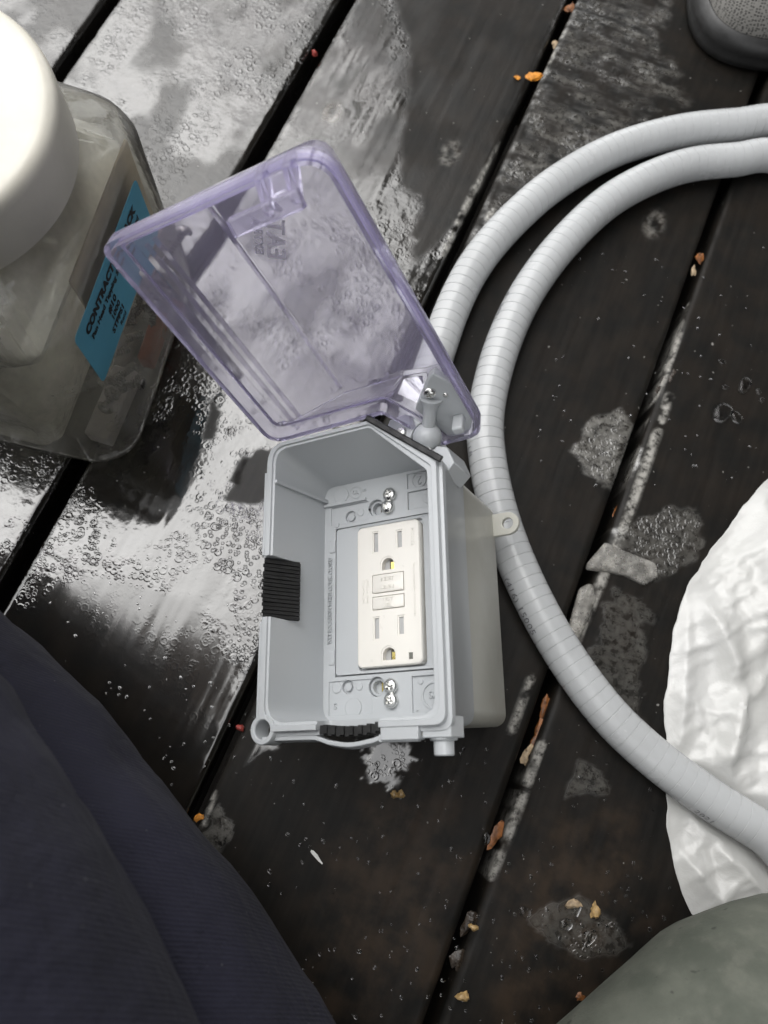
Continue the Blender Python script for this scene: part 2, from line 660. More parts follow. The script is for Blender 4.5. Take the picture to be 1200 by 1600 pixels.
def line_splat(X, Y, pts, w, seed, freq=160, thr=0.45):
    P = px_poly(pts)
    d = np.full(X.shape, 1e9)
    for a, b in zip(P[:-1], P[1:]):
        e = b - a
        t = np.clip(((X - a[0]) * e[0] + (Y - a[1]) * e[1]) / (e @ e), 0, 1)
        d = np.minimum(d, np.hypot(X - a[0] - e[0] * t, Y - a[1] - e[1] * t))
    n = fbm(X * freq, Y * freq, seed)
    return (1 - sstep(w * 0.4, w, d)) * sstep(thr - 0.1, thr + 0.12, n)


GAPS = [-0.632, -0.487, -0.341, -0.1960, -0.0512, 0.0950, 0.2405, 0.386]
GAPW = [0.007, 0.007, 0.008, 0.0095, 0.0062, 0.0065, 0.006, 0.006]


def deck_fields(X, Y):
    left = 1 - sstep(-0.056, -0.048, X)               # planks left of the third gap carry a film of water
    wet = 0.10 + 0.90 * left
    bub = 0.05 + 0.75 * left
    res = np.zeros_like(X)
    brown = 0.2 * np.ones_like(X)
    S = lambda pts, **k: splat(X, Y, pts, **k)
    thin = sstep(0.48, 0.66, fbm(X * 34, Y * 22, 81, 5)) * sstep(0.13, 0.22, Y)
    wet = wet * (1 - 0.42 * thin * left)
    # smooth dark oval in the film, lower left
    oval = S([(20, 960), (110, 900), (205, 902), (290, 935), (345, 985), (365, 1060), (350, 1160), (310, 1260), (0, 1500), (-200, 1200)], soft=0.004, warp=0.004, seed=3)
    bub = bub * (1 - 0.93 * oval)
    wet = wet * (1 - 0.12 * oval)
    # calm puddle under the jar corner and film edge
    calm = S([(110, 740), (300, 620), (330, 660), (300, 800), (250, 840), (170, 800)], soft=0.006, warp=0.006, seed=5)
    bub = bub * (1 - 0.85 * calm)
    calm2 = S([(150, 850), (300, 800), (330, 900), (300, 950), (200, 890)], soft=0.006, warp=0.006, seed=6)
    bub = bub * (1 - 0.55 * calm2)
    # dry holes in the film beside the box
    for pts, sd in (([(372, 745), (395, 700), (425, 705), (415, 780), (385, 790), (345, 780)], 7), ([(352, 755), (372, 712), (382, 715), (368, 760)], 8), ([(330, 620), (345, 640), (330, 690), (318, 690)], 9)):
        hole = S(pts, soft=0.0012, warp=0.004, seed=sd)
        wet = wet * (1 - 0.75 * hole)
        bub = bub * (1 - 0.8 * hole)
    # mirror-smooth strip at the top, and the roof's dark reflection beside it, put in as lower wetness
    mir = S([(545, -60), (600, 10), (640, 90), (630, 180), (622, 300), (560, 330), (430, 250), (480, 90)], soft=0.003, warp=0.003, seed=11)
    bub = np.where(mir > 0, bub * (1 - 0.80 * mir), bub)
    dull = S([(600, -60), (645, 90), (634, 180), (624, 300), (640, 420), (740, 330), (820, 150), (900, -60)], soft=0.003, warp=0.003, seed=12)
    wet = wet * (1 - 0.72 * dull)
    bub = bub * (1 - 0.85 * dull)
    rr = S([(570, 330), (620, 290), (655, 320), (650, 480), (600, 420)], soft=0.006, warp=0.012, seed=13)
    bub = np.maximum(bub, rr * 1.0); wet = np.maximum(wet, rr * 0.95)
    # splash under the box and flecks on the middle board
    sp = S([(575, 1150), (650, 1150), (640, 1185), (600, 1235), (572, 1225)], soft=0.0008, warp=0.010, freq=160, seed=15)
    wet = np.maximum(wet, sp); bub = np.maximum(bub, sp * 0.35)
    tip = S([(383, 1198), (400, 1160), (436, 1150), (434, 1172), (412, 1173)], soft=0.0006, warp=0.0006, seed=16)
    wet = np.maximum(wet, tip); bub = bub * (1 - tip)
    st = S([(312, 1305), (345, 1255), (362, 1290), (345, 1330)], soft=0.001, warp=0.006, seed=17)
    wet = np.maximum(wet, st * 0.9); res = np.maximum(res, st * 0.35)
    # thin film on the right-hand board; its mirrored grey is painted as pale residue
    g1 = S([(945, 940), (1005, 930), (1008, 1000), (1000, 1150), (950, 1090), (925, 1040), (935, 1000)], soft=0.002, warp=0.009, freq=120, seed=21)
    g2 = S([(900, 1180), (950, 1222), (955, 1240), (885, 1245)], soft=0.0015, warp=0.004, seed=22)
    res = np.maximum(res, 0.22 * np.maximum(g1 * (0.55 + 0.45 * fbm(X * 200, Y * 200, 5)), g2))
    wet = np.maximum(wet, 0.9 * np.maximum(g1, g2))
    # crusty ice patches
    for pts, sd, a in (([(895, 700), (925, 655), (975, 640), (1005, 705), (985, 755), (965, 775), (930, 745)], 23, 0.55),
                       ([(955, 830), (1040, 790), (1085, 800), (1100, 850), (1070, 890), (1020, 900), (985, 860)], 24, 0.28),
                       ([(830, 1430), (900, 1400), (985, 1470), (960, 1500), (880, 1490)], 27, 0.18)):
        c = S(pts, soft=0.0015, warp=0.005, freq=110, seed=sd)
        res = np.maximum(res, c * a * (0.45 + 0.55 * fbm(X * 240, Y * 240, sd)))
        wet = np.maximum(wet, c * 0.85)
        bub = np.maximum(bub, c * 0.8)
    # striated smear near the shoe
    sm = S([(870, 60), (900, -40), (1060, -40), (1030, 60), (1080, 160), (1000, 200), (900, 270), (800, 320), (745, 400), (720, 380), (800, 230)], soft=0.004, warp=0.010, seed=31)
    U, V = X * 0.35 + Y * 0.94, X * 0.94 - Y * 0.35
    stri = fbm(X * 60 + 30, Y * 260, 33) * 0.65 + fbm(X * 160, Y * 160, 34) * 0.35
    res = np.maximum(res, sm * 0.30 * sstep(0.40, 0.7, stri))
    wet = np.maximum(wet, sm * 0.85 * sstep(0.3, 0.6, stri))
    bub = np.maximum(bub, sm * 0.9)
    # pale worn lines along the board edges
    for pts, w, sd in (([(846, 1165), (809, 1265), (784, 1330), (767, 1368)], 0.0026, 41), ([(1045, 620), (1005, 740), (965, 850), (930, 930), (895, 1010)], 0.003, 42),
                       ([(1075, 470), (1050, 560), (1000, 680)], 0.0016, 43), ([(880, 50), (800, 200), (740, 300), (690, 400)], 0.0025, 44), ([(770, 330), (690, 480)], 0.003, 45),
                       ([(335, 1240), (318, 1290)], 0.0014, 46), ([(830, 1060), (800, 1140)], 0.0022, 47)):
        res = np.maximum(res, 1.0 * line_splat(X, Y, pts, w * 1.25, sd, thr=0.40))
    # knots
    for (kx, ky, kr, sd) in ((704, 240, 0.006, 51), (1022, 350, 0.006, 52), (520, 175, 0.006, 53)):
        c = at(kx, ky)
        d = np.hypot(X - c[0], (Y - c[1]) * 0.6) / kr
        k = np.exp(-(d - 0.7) ** 2 * 6)
        res = np.maximum(res, 0.4 * k * sstep(0.35, 0.6, fbm(X * 300, Y * 300, sd)))
        brown = np.maximum(brown, k)
    br = S([(560, 1250), (700, 1180), (740, 1300), (700, 1600), (480, 1600), (500, 1400)], soft=0.02, warp=0.02, seed=61)
    br2 = S([(790, 1300), (1000, 1260), (1010, 1450), (900, 1600), (760, 1600)], soft=0.02, warp=0.02, seed=62)
    brown = np.maximum(brown, 0.9 * np.maximum(br, br2))
    return np.clip(wet, 0, 1), np.clip(bub, 0, 1), np.clip(res, 0, 1), np.clip(brown, 0, 1)


def plank(x0, x1, fine):
    rnd = 0.0032
    xs = [x0, x0 + rnd * 0.12, x0 + rnd * 0.4, x0 + rnd]
    k = int((x1 - x0) / (0.0014 if fine else 0.02))
    inner = np.linspace(x0 + rnd, x1 - rnd, k + 1)[1:-1]
    xs = np.concatenate([xs, inner, [x1 - rnd, x1 - rnd * 0.4, x1 - rnd * 0.12, x1]])
    if fine:
        ys = np.concatenate([np.linspace(-1.4, -0.24, 12)[:-1], np.arange(-0.24, 0.64, 0.0016), np.linspace(0.64, 2.4, 16)])
    else:
        ys = np.linspace(-1.4, 2.4, 40)
    X, Y = np.meshgrid(xs, ys)
    Z = np.zeros_like(X)
    e = np.minimum(X - x0, x1 - X)
    q = np.clip(e / rnd, 0, 1)
    Z -= rnd * (1 - np.sqrt(np.clip(1 - (1 - q) ** 2, 0, 1)))
    edge = np.exp(-e / 0.004)
    Z -= 0.0012 * edge * np.abs(fbm(X * 80, Y * 60, 5) - 0.5) * 2
    Z += 0.0004 * (fbm(X * 140, Y * 9, 8) - 0.5)
    wet, bub, res, brown = deck_fields(X, Y)
    Z += res * 0.0006 * fbm(X * 300, Y * 300, 15)
    n0, n1 = X.shape
    V = np.stack([X.ravel(), Y.ravel(), Z.ravel()], 1)
    idx = np.arange(n0 * n1).reshape(n0, n1)
    F = np.stack([idx[:-1, :-1].ravel(), idx[:-1, 1:].ravel(), idx[1:, 1:].ravel(), idx[1:, :-1].ravel()], 1)
    # sides and underside
    T = 0.036
    base = len(V)
    side = np.concatenate([np.stack([X[:, 0], Y[:, 0], np.full(n0, -T)], 1), np.stack([X[:, -1], Y[:, -1], np.full(n0, -T)], 1)])
    V = np.concatenate([V, side])
    l, r = np.arange(base, base + n0), np.arange(base + n0, base + 2 * n0)
    F2 = np.concatenate([np.stack([l[:-1], idx[:-1, 0], idx[1:, 0], l[1:]], 1), np.stack([idx[:-1, -1], r[:-1], r[1:], idx[1:, -1]], 1),
                         np.stack([r[:-1], l[:-1], l[1:], r[1:]], 1)])
    me = bpy.data.meshes.new('plank')
    me.from_pydata(V.tolist(), [], np.concatenate([F, F2]).tolist())
    for nm, arr in (('wet', wet), ('bub', bub), ('res', res), ('brown', brown)):
        a = me.attributes.new(nm, 'FLOAT', 'POINT')
        full = np.concatenate([arr.ravel(), np.zeros(2 * n0)])
        a.data.foreach_set('value', full.astype(np.float32))
    o = link('plank', me, M['deck'], deck, 50)
    return o


for i in range(len(GAPS) - 1):
    plank(GAPS[i] + GAPW[i] / 2, GAPS[i + 1] - GAPW[i + 1] / 2, 1 <= i <= 5)
# joists under the boards
for y in (-0.75, -0.33, 0.1, 0.62, 1.05):
    bm = bmesh.new()
    box_bm(bm, (-2.0, y - 0.02, -0.2), (2.0, y + 0.02, -0.037), 1.0)
    bm_obj('joist', bm, M['bark'], deck, None)
for k in list(range(-8, 0)) + list(range(1, 9)):
    x = -0.632 + 0.1455 * k if k < 0 else 0.386 + 0.1455 * (k - 1)
    plank(x + 0.003, x + 0.1425, False)

# house beside the deck: wall and porch roof, seen only mirrored in the wet boards
house = empty('house')
tag(house, 'dark sided house with porch roof over the deck, mirrored in wet boards', 'house')
bm = bmesh.new()
ED = [(1.0, -3.0), (0.45, 0.0), (-0.95, 2.9), (-1.75, 4.9)]
loops = []
for z in (2.40, 2.52):
    loops.append([(x, y, z) for x, y in ED] + [(3.2, 4.9, z), (3.2, -3.0, z)])
loops_bm(bm, loops)
bm_obj('porch_roof', bm, M['soffit'], house, None)
for k in range(17):
    bm = bmesh.new()
    z = -0.6 + k * 0.18
    loops_bm(bm, [[(2.96, y, z), (3.1, y, z), (3.1, y, z + 0.19), (2.985, y, z + 0.19)] for y in (-3.0, 4.9)])
    bm_obj('siding_board', bm, M['siding'], house, None)

# a bare tree beyond the deck, seen only mirrored in the wet boards
tree = empty('bare_tree')
tree.location = (-2.3, 6.2, -0.6)
tag(tree, 'bare branching tree beyond the deck, mirrored in the wet boards', 'tree')
bm = bmesh.new()
tr_rng = random.Random(11)


def branch(p, d, ln, r, depth):
    q = p
    pts = [(p, r)]
    for k in range(3):
        d = (d + Vector((tr_rng.uniform(-.2, .2), tr_rng.uniform(-.2, .2), tr_rng.uniform(-.05, .15)))).normalized()
        q = q + d * ln / 3
        pts.append((q, r * (1 - 0.18 * (k + 1))))
    loops = []
    u = d.orthogonal().normalized(); v = d.cross(u)
    for c, rr in pts:
        loops.append([c + (u * math.cos(a) + v * math.sin(a)) * rr for a in (0, 1.26, 2.51, 3.77, 5.03)])
    loops_bm(bm, loops)
    if depth == 0: return
    for k in range(4 if depth > 2 else 3):
        c, rr = pts[1 + k % 3]
        nd = (d + Vector((tr_rng.uniform(-1, 1), tr_rng.uniform(-1, 1), tr_rng.uniform(-.2, .7))) * 0.9).normalized()
        branch(c, nd, ln * tr_rng.uniform(0.5, 0.75), rr * 0.55, depth - 1)


branch(Vector((0, 0, 0)), Vector((0, 0, 1)), 4.6, 0.2, 5)
tree_me = bm_obj('branches', bm, M['bark'], tree, 60).data
for i, (tx, ty, rz, sc, wh) in enumerate(((-5.2, 5.0, 2.0, 1.1, 'left of the first'), (-3.6, 8.2, 4.0, 1.25, 'far behind the first'), (-0.6, 7.6, 1.0, 1.0, 'right of the first'), (-7.2, 3.0, 5.2, 1.15, 'far out on the left'))):  # extra unseen trees, added to dim the sky mirrored in the film
    tr2 = tree.copy(); COL.objects.link(tr2)
    tr2.location = (tx, ty, -0.6); tr2.rotation_euler = (0, 0, rz); tr2.scale = (sc, sc, sc)
    b2 = bpy.data.objects.new('branches', tree_me); COL.objects.link(b2); b2.parent = tr2
    tag(tr2, 'added bare tree %s, unseen, dimming the sky mirrored in the wet boards' % wh, 'tree', 'bare trees beyond the deck')
tree['group'] = 'bare trees beyond the deck'

# ------------------------------------------------------------------ outlet box
BX_R = [[0.7686976737927204, -0.400524521267226, -0.4986822577245197], [0.36053416230904806, 0.9153285362429097, -0.1794123422385494], [0.5283171434978262, -0.04187813991860939, 0.8480136893253304]]
BX_T = [-0.004427610804727073, 0.0656580994955247, 0.07028171717470215]
BX = Matrix([BX_R[i] + [BX_T[i]] for i in range(3)] + [[0, 0, 0, 1]])
LD_R = [[0.7652095541010164, -0.5994382405697408, 0.2347938117904332], [0.3856570542691681, 0.13479656654542907, -0.9127423087268325], [0.5154832439613174, 0.7889890248857211, 0.3343252066549862]]
LD_T = [-0.030981803, 0.123405778, 0.082492565]
LD = Matrix([LD_R[i] + [LD_T[i]] for i in range(3)] + [[0, 0, 0, 1]])

outlet = empty('outlet_box', mw=BX)
tag(outlet, 'grey weatherproof outlet box with its clear lavender lid swung open and a white receptacle inside', 'outlet box')


def recess_rect(bm, x0, x1, y0, y1, r, z0, z1, n=6):
    loops_bm(bm, [L3(rrect(x0, x1, y0, y1, r, n), z0), L3(rrect(x0, x1, y0, y1, r, n), z1)])


# painted metal box behind
bm = bmesh.new()
loops_bm(bm, [L3(rrect(-34.4, 34.4, -59, 54.5, 6), -9.9), L3(rrect(-32.2, 32.2, -58.6, 54, 6), -58.2), L3(rrect(-31.6, 31.6, -58, 53.4, 6), -59.6), L3(rrect(-30.4, 30.4, -56.8, 52.2, 5), -60.2)])
mbox = bm_obj('metal_box', bm, M['paint'], outlet, 30)


def lug(cx, cy, sx):
    bm = bmesh.new()
    pts = [(cx - sx * 14, cy - 6), (cx, cy - 6)] + [(cx + sx * 6 * math.sin(a), cy - 6 * math.cos(a)) for a in np.linspace(0.15, math.pi - 0.15, 13)] + [(cx, cy + 6), (cx - sx * 14, cy + 6)]
    o_ = bmesh.new()
    n = 28
    # plate with a hole: outer and inner loops of equal count
    P = np.array(pts); seg = np.linalg.norm(np.roll(P, -1, 0) - P, axis=1); cum = np.concatenate([[0], np.cumsum(seg)])
    inner = []
    outer = []
    for i in range(56):
        s = cum[-1] * i / 56
        k = np.searchsorted(cum, s, 'right') - 1
        q = P[k] + (P[(k + 1) % len(P)] - P[k]) * ((s - cum[k]) / max(seg[k], 1e-9))
        outer.append(tuple(q))
        d = q - np.array([cx, cy]); d = d / np.linalg.norm(d)
        inner.append(tuple(np.array([cx, cy]) + d * 2.9))
    loops_bm(bm, [L3(outer, -58.6), L3(outer, -56.0), L3(inner, -56.0), L3(inner, -58.6)], closed=True)
    o_.free()
    o = bm_obj('mounting_lug', bm, M['paint'], mbox, 35)
    bevel(o, 0.0004)
    return o


lug(40.3, 42.2, 1)
lug(-40.3, -44.0, -1)

# gasket
bm = bmesh.new()
loops_bm(bm, [L3(rrect(-35.1, 35.1, -59.6, 55.2, 6.5), -9.9), L3(rrect(-35.1, 35.1, -59.6, 55.2, 6.5), -8.4)])
bm_obj('gasket', bm, M['gasket'], outlet)


# cover base
def cov(x0, x1, y0, y1, cx, cy, r, z):
    """outline with the cut-off corner: from (cx, y1) down to (x1, cy)"""
    return L3(rpoly([(x0, y0), (x1, y0), (x1, cy), (cx, y1), (x0, y1)], r), z)


RO = [5, 5, 3, 3, 9]
bm = bmesh.new()
loops = [cov(-35.3, 35.3, -59.6, 55.2, 24, 50, [6.5, 6.5, 3, 3, 6.5], -8.4),
         cov(-36.0, 36.0, -60, 56.5, 24, 48.5, [6.5, 6.5, 3, 3, 6.5], -6.2),
         cov(-38.6, 37.6, -60.6, 61.2, 21, 50.5, [6.5, 6.5, 3, 3, 6.5], -5.0),
         cov(-44.0, 43.4, -62.5, 69.5, 13.0, 45.5, RO, 29),
         cov(-46.4, 44.2, -63.6, 70.6, 12.5, 45.0, RO, 30.0),
         cov(-46.4, 44.4, -63.6, 70.6, 12.5, 45.0, RO, 33.4),
         cov(-44.4, 42.9, -61.8, 70.0, 12.2, 44.4, RO, 33.6),
         cov(-44.2, 42.7, -61.6, 69.8, 12.0, 44.2, RO, 36.0),
         cov(-41.6, 40.4, -59.4, 68.2, 11.0, 42.6, [9, 7, 3, 4, 7], 36.0),
         cov(-41.4, 40.2, -59.2, 68.0, 10.9, 42.4, [9, 7, 3, 4, 7], 35.0),
         cov(-40.4, 38.0, -58.0, 67.0, 10.4, 41.2, [9, 7, 3, 4, 7], 34.8),
         cov(-36.6, 35.0, -56.5, 58.6, 19, 48, [8, 7, 3, 3, 6], -2.4)]
loops_bm(bm, loops)
cover = bm_obj('cover_base', bm, M['gray'], outlet)


def cutter(lo, hi, rot=None):
    bm = bmesh.new()
    box_bm(bm, lo, hi)
    c = bm_obj('cutter', bm, None, None, None)
    return c


def cutter_loop(loops):
    bm = bmesh.new()
    loops_bm(bm, loops)
    c = bm_obj('cutter', bm, None, None, None)
    return c


def cyl_cut(c, ax, r, h0, h1, n=24):
    bm = bmesh.new()
    cyl_bm(bm, c, ax, r, h0, h1, n)
    o = bm_obj('cutter', bm, None, None, None)
    return o


bpy.context.view_layer.update()
# side notch (in the y-z plane, with rounded lower corners), bottom notch, screw pockets
ntch = rrect(-12.5, 15.5, 18.0, 60, 4)
side_notch = cutter_loop([[(x * 0.001, y * 0.001, z * 0.001) for y, z in ntch] for x in (-60, -34)])
bot = rrect(-15, 14, 27.0, 60, 3)
bottom_notch = cutter_loop([[(x * 0.001, y * 0.001, z * 0.001) for x, z in bot] for y in (-70, -50)])
boolean(cover, [side_notch, bottom_notch,
                cyl_cut((-7.2, 43.2, 0), (0, 0, 1), 4.2, -7.5, 6), cyl_cut((-8.0, -41.8, 0), (0, 0, 1), 4.4, -7.5, 6),
                cyl_cut((-21.9, 41.2, 0), (0, 0, 1), 3.1, -4.6, 6),
                cyl_cut((-23.4, -41.0, 0), (0, 0, 1), 3.1, -4.6, 6),
                cutter((10.0, 39.2, -3.5), (32, 48.0, 2)), cutter((10.0, 49.6, -3.3), (21.0, 57.2, 2)),
                cutter((9.8, -54.0, -3.4), (32, -38.4, 2)), cutter((-33.0, 38.2, -3.2), (-11.4, 47.4, 2)),
                cutter((-33.5, -53.5, -2.9), (-10.4, -38.2, 2)),
                cutter((-30.2, -36.2, -4.8), (30.2, 36.0, 2)), cyl_cut((-42.2, -60.6, 0), (0, 0, 1), 4.3, 20, 50, 32)])

# details standing on the floor of the cover
for (x, y, r, h) in ((-21.9, 41.2, 1.9, -3.4), (-23.4, -41.0, 1.9, -3.2)):
    bm = bmesh.new()
    cyl_bm(bm, (x, y, 0), (0, 0, 1), r, -6.0, h)
    bm_obj('boss', bm, M['gray'], cover)
for (x, y, r, z) in ((-16.2, 42.6, 1.9, -2.9), (-29.6, 38.0, 1.4, -2.0), (-29.4, -41.0, 2.5, -2.55), (-17.2, -41.2, 1.7, -2.55), (-20.4, -50.4, 4.3, -2.55), (-27.0, 53.2, 4.2, -2.0), (20.2, 43.6, 2.6, -3.1), (13.6, -40.6, 1.4, -3.0)):
    bm = bmesh.new()
    cyl_bm(bm, (x, y, 0), (0, 0, 1), r, -5.5, z)
    bm_obj('boss', bm, M['gray'], cover)
# the rib running down the side wall and across the floor
bm = bmesh.new()
loops_bm(bm, [[(-40.5 * .001, y * .001, 35.0 * .001), (-36.4 * .001, y * .001, -2.4 * .001), (-34.6 * .001, y * .001, -2.4 * .001), (-39.2 * .001, y * .001, 35.0 * .001)] for y in (50.2, 52.0)])
box_bm(bm, (-36.5, 47.9, -4), (-12.4, 49.3, -0.8))
bm_obj('rib', bm, M['gray'], cover)

# insert panel round the receptacle
bm = bmesh.new()
fo = rrect(-29.6, 29.6, -35.6, 35.4, 1.5, 5)
fi = rrect(-17.4, 17.4, -34.2, 34.2, 1.6, 5)
loops_bm(bm, [L3(fo, -4.8), L3(fo, -2.0), L3(fi, -2.6), L3(fi, -4.8)], closed=True)
ins = bm_obj('insert_panel', bm, M['gray_dark'], outlet)
bevel(ins, 0.0003)
for y0, y1 in ((24.0, 30.5), (-30.5, -24.0)):
    bm = bmesh.new()
    box_bm(bm, (-33.4, y0, -3.0), (-30.4, y1, -1.9))
    bevel(bm_obj('insert_clip', bm, M['gray'], ins), 0.0002)


def emboss(name, txt, size, loc, rotz, parent, mat, depth=0.15, mirror=False, base=None, spacing=1.0, bold=0.0, sx=1.0):
    me = text_mesh(txt, size * 0.001, depth * 0.001, spacing=spacing, bold=bold * 0.001)
    T = Matrix.Translation(Vector(loc) * 0.001) @ Matrix.Rotation(math.radians(rotz), 4, 'Z')
    T = T @ Matrix.Diagonal((-sx if mirror else sx, 1, 1, 1))
    me.transform(T)
    if mirror: me.flip_normals()
    return link(name, me, mat, parent, None)


emboss('lettering', 'WET LOCATION WHEN COVER CLOSED', 3.1, (-33.0, 0.6, -2.3), 90, cover, M['gray'], 0.5, spacing=1.0, sx=0.74, bold=0.04)
emboss('lettering', 'S', 4.0, (-30.2, -49.5, -2.8), 0, cover, M['gray'], 0.35)
emboss('lettering', 'UL', 2.8, (-18.6, 53.2, -2.3), 0, cover, M['gray'], 0.3)
emboss('lettering', 'C', 2.0, (-22.8, 52.4, -2.3), 0, cover, M['gray'], 0.15)
emboss('lettering', 'US', 2.0, (-13.6, 53.4, -2.3), 0, cover, M['gray'], 0.15)
emboss('lettering', '2', 6.0, (16.0, 53.4, -3.2), 180, cover, M['gray'], 0.4)
emboss('lettering', 'SA', 4.6, (20.0, -47.0, -3.3), 0, cover, M['gray'], 0.4)
emboss('lettering', 'C', 1.8, (11.8, -53.6, -3.3), 0, cover, M['gray'], 0.15)


def ring_mesh(bm, c, r, z, w=0.35, h=0.2, a0=0, a1=360, n=40):
    full = abs(a1 - a0) >= 360
    A = [math.radians(a0 + (a1 - a0) * i / n) for i in range(n if full else n + 1)]
    loops = [[((c[0] + rr * math.cos(a)) * .001, (c[1] + rr * math.sin(a)) * .001, zz * .001) for rr, zz in ((r - w, z), (r - w, z + h), (r + w, z + h), (r + w, z))] for a in A]
    loops_bm(bm, loops, closed=full)


for spec in (((-18.6, 53.2), 3.0, -2.5, 0.22), ((16.0, 53.4), 3.6, -3.4, 0.3, 0.5), ((20.0, -47.0), 5.6, -3.5, 0.55, 0.6, 50, 310)):
    bm = bmesh.new()
    ring_mesh(bm, *spec)
    bm_obj('mark_ring', bm, M['gray'], cover)

# hollow sockets behind the screws
for (x, y, q) in ((-7.2, 43.2, -1), (-8.0, -41.8, 1)):
    bm = bmesh.new()
    ring_mesh(bm, (x, y), 3.5, -7.3, 0.6, 3.0)
    bm_obj('socket_ring', bm, M['gray_dark'], cover)
    bm = bmesh.new()
    box_bm(bm, (x + 0.2, y - 3.4, -7.45), (x + 3.6, y + 3.4, -6.9))
    bm_obj('brass_strap', bm, M['brass'] if q > 0 else M['slotdark'], cover)


def screw(name, c, axis, r, parent, mat, phillips=True, twist=0.3, h=1.5):
    """domed head with a cross recess; c in mm in the parent's frame"""
    ax = Vector(axis).normalized()
    bm = bmesh.new()
    prof = [(r * 0.96, -0.9), (r, 0.0), (r * 0.985, 0.25 * h), (r * 0.9, 0.55 * h), (r * 0.72, 0.82 * h), (r * 0.45, 0.97 * h), (r * 0.15, h)]
    cyl_bm(bm, (0, 0, 0), (0, 0, 1), r, 0, h, 24, prof)
    o = bm_obj(name, bm, mat, None)
    q = ax.to_track_quat('Z', 'Y').to_matrix().to_4x4()
    mw = Matrix.Translation(Vector(c) * 0.001) @ q @ Matrix.Rotation(twist, 4, 'Z')
    cuts = []
    for a in (0, math.pi / 2):
        b2 = bmesh.new()
        box_bm(b2, (-r * 0.55, -r * 0.13, h * 0.25), (r * 0.55, r * 0.13, h * 1.4), 0.001, Matrix.Rotation(a, 4, 'Z'))
        cuts.append(bm_obj('cutter', b2, None, None, None))
    boolean(o, cuts)
    o.data.transform(mw)
    o.data.materials.clear(); o.data.materials.append(mat)
    o.parent = parent
    return o


for i, (x, y) in enumerate(((1.0, 48.2), (-0.2, 42.2), (-0.2, -42.2), (-0.2, -48.4))):
    screw('screw', (x, y, -1.2), (0, 0, 1), 3.5, outlet, M['zinc'], twist=0.3 + i * 0.7, h=1.9)

# receptacle
rec = empty('receptacle', outlet)
bm = bmesh.new()
loops_bm(bm, [L3(rrect(-16.65, 16.65, -33.4, 33.4, 2.6), -4.7), L3(rrect(-16.65, 16.65, -33.4, 33.4, 2.6), -0.7), L3(rrect(-16.2, 16.2, -32.95, 32.95, 2.3), -0.15), L3(rrect(-15.5, 15.5, -32.2, 32.2, 2.0), 0.0)])
face = bm_obj('face', bm, M['cream'], rec)
cuts = []
for (x, y, w, h) in ((-6.35, 25.1, 2.3, 9.4), (6.35, 24.8, 2.3, 7.8), (-6.35, -15.9, 2.3, 9.4), (6.35, -15.7, 2.3, 7.8)):
    cuts.append(cutter((x - w / 2, y - h / 2, -3.0), (x + w / 2, y + h / 2, 1)))
    cuts.append(cutter((x - w / 2 - 0.7, y - h / 2 - 0.7, -0.35), (x + w / 2 + 0.7, y + h / 2 + 0.7, 1)))


def ground_loop(x, y, r):
    return [(x - r, y - r * 0.75), (x + r, y - r * 0.75)] + [(x + r * math.cos(a), y + r * math.sin(a)) for a in np.linspace(0.0, math.pi, 14)]


for (x, y) in ((0.0, 13.4), (-0.2, -28.3)):
    cuts.append(cutter_loop([L3(ground_loop(x, y, 3.2), -3.5), L3(ground_loop(x, y, 3.2), 1)]))
    cuts.append(cutter_loop([L3(ground_loop(x, y, 4.0), -0.3), L3(ground_loop(x, y, 4.0), 1)]))
for (y0, y1) in ((0.2, 9.2), (-7.6, -1.2)):
    cuts.append(cutter_loop([L3(rrect(-8.4, 8.4, y0, y1, 0.5, 3), -1.2), L3(rrect(-8.4, 8.4, y0, y1, 0.5, 3), 1)]))
cuts.append(cutter((9.9, -31.2, -1.2), (11.9, -28.2, 1)))
boolean(face, cuts)
face.data.materials.clear(); face.data.materials.append(M['cream'])
bevel(face, 0.00018, 2, 40)
for (x, y, w, h) in ((-6.35, 25.1, 2.3, 9.4), (6.35, 24.8, 2.3, 7.8), (-6.35, -15.9, 2.3, 9.4), (6.35, -15.7, 2.3, 7.8)):
    bm = bmesh.new()
    box_bm(bm, (x - w / 2 + .05, y - h / 2 + .05, -2.9), (x + w / 2 - .05, y + h / 2 - .05, -1.1))
    bm_obj('slot', bm, M['slot'], rec, None)
for (x, y) in ((0.0, 13.4), (-0.2, -28.3)):
    bm = bmesh.new()
    loops_bm(bm, [L3(ground_loop(x, y, 3.1), -3.45), L3(ground_loop(x, y, 3.1), -3.2)])
    g = bm_obj('ground_hole', bm, M['slot'], rec, None)
    bm = bmesh.new()
    box_bm(bm, (x + 1.0, y - 2.2, -3.15), (x + 3.0, y + 1.2, -1.4))
    bm_obj('contact', bm, M['brass'], g, None)
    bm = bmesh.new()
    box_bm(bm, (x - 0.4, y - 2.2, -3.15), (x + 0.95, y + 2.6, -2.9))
    bm_obj('painted_hole_shade', bm, M['slotdark'], g, None)  # solid dark strip standing for the shade inside the ground hole
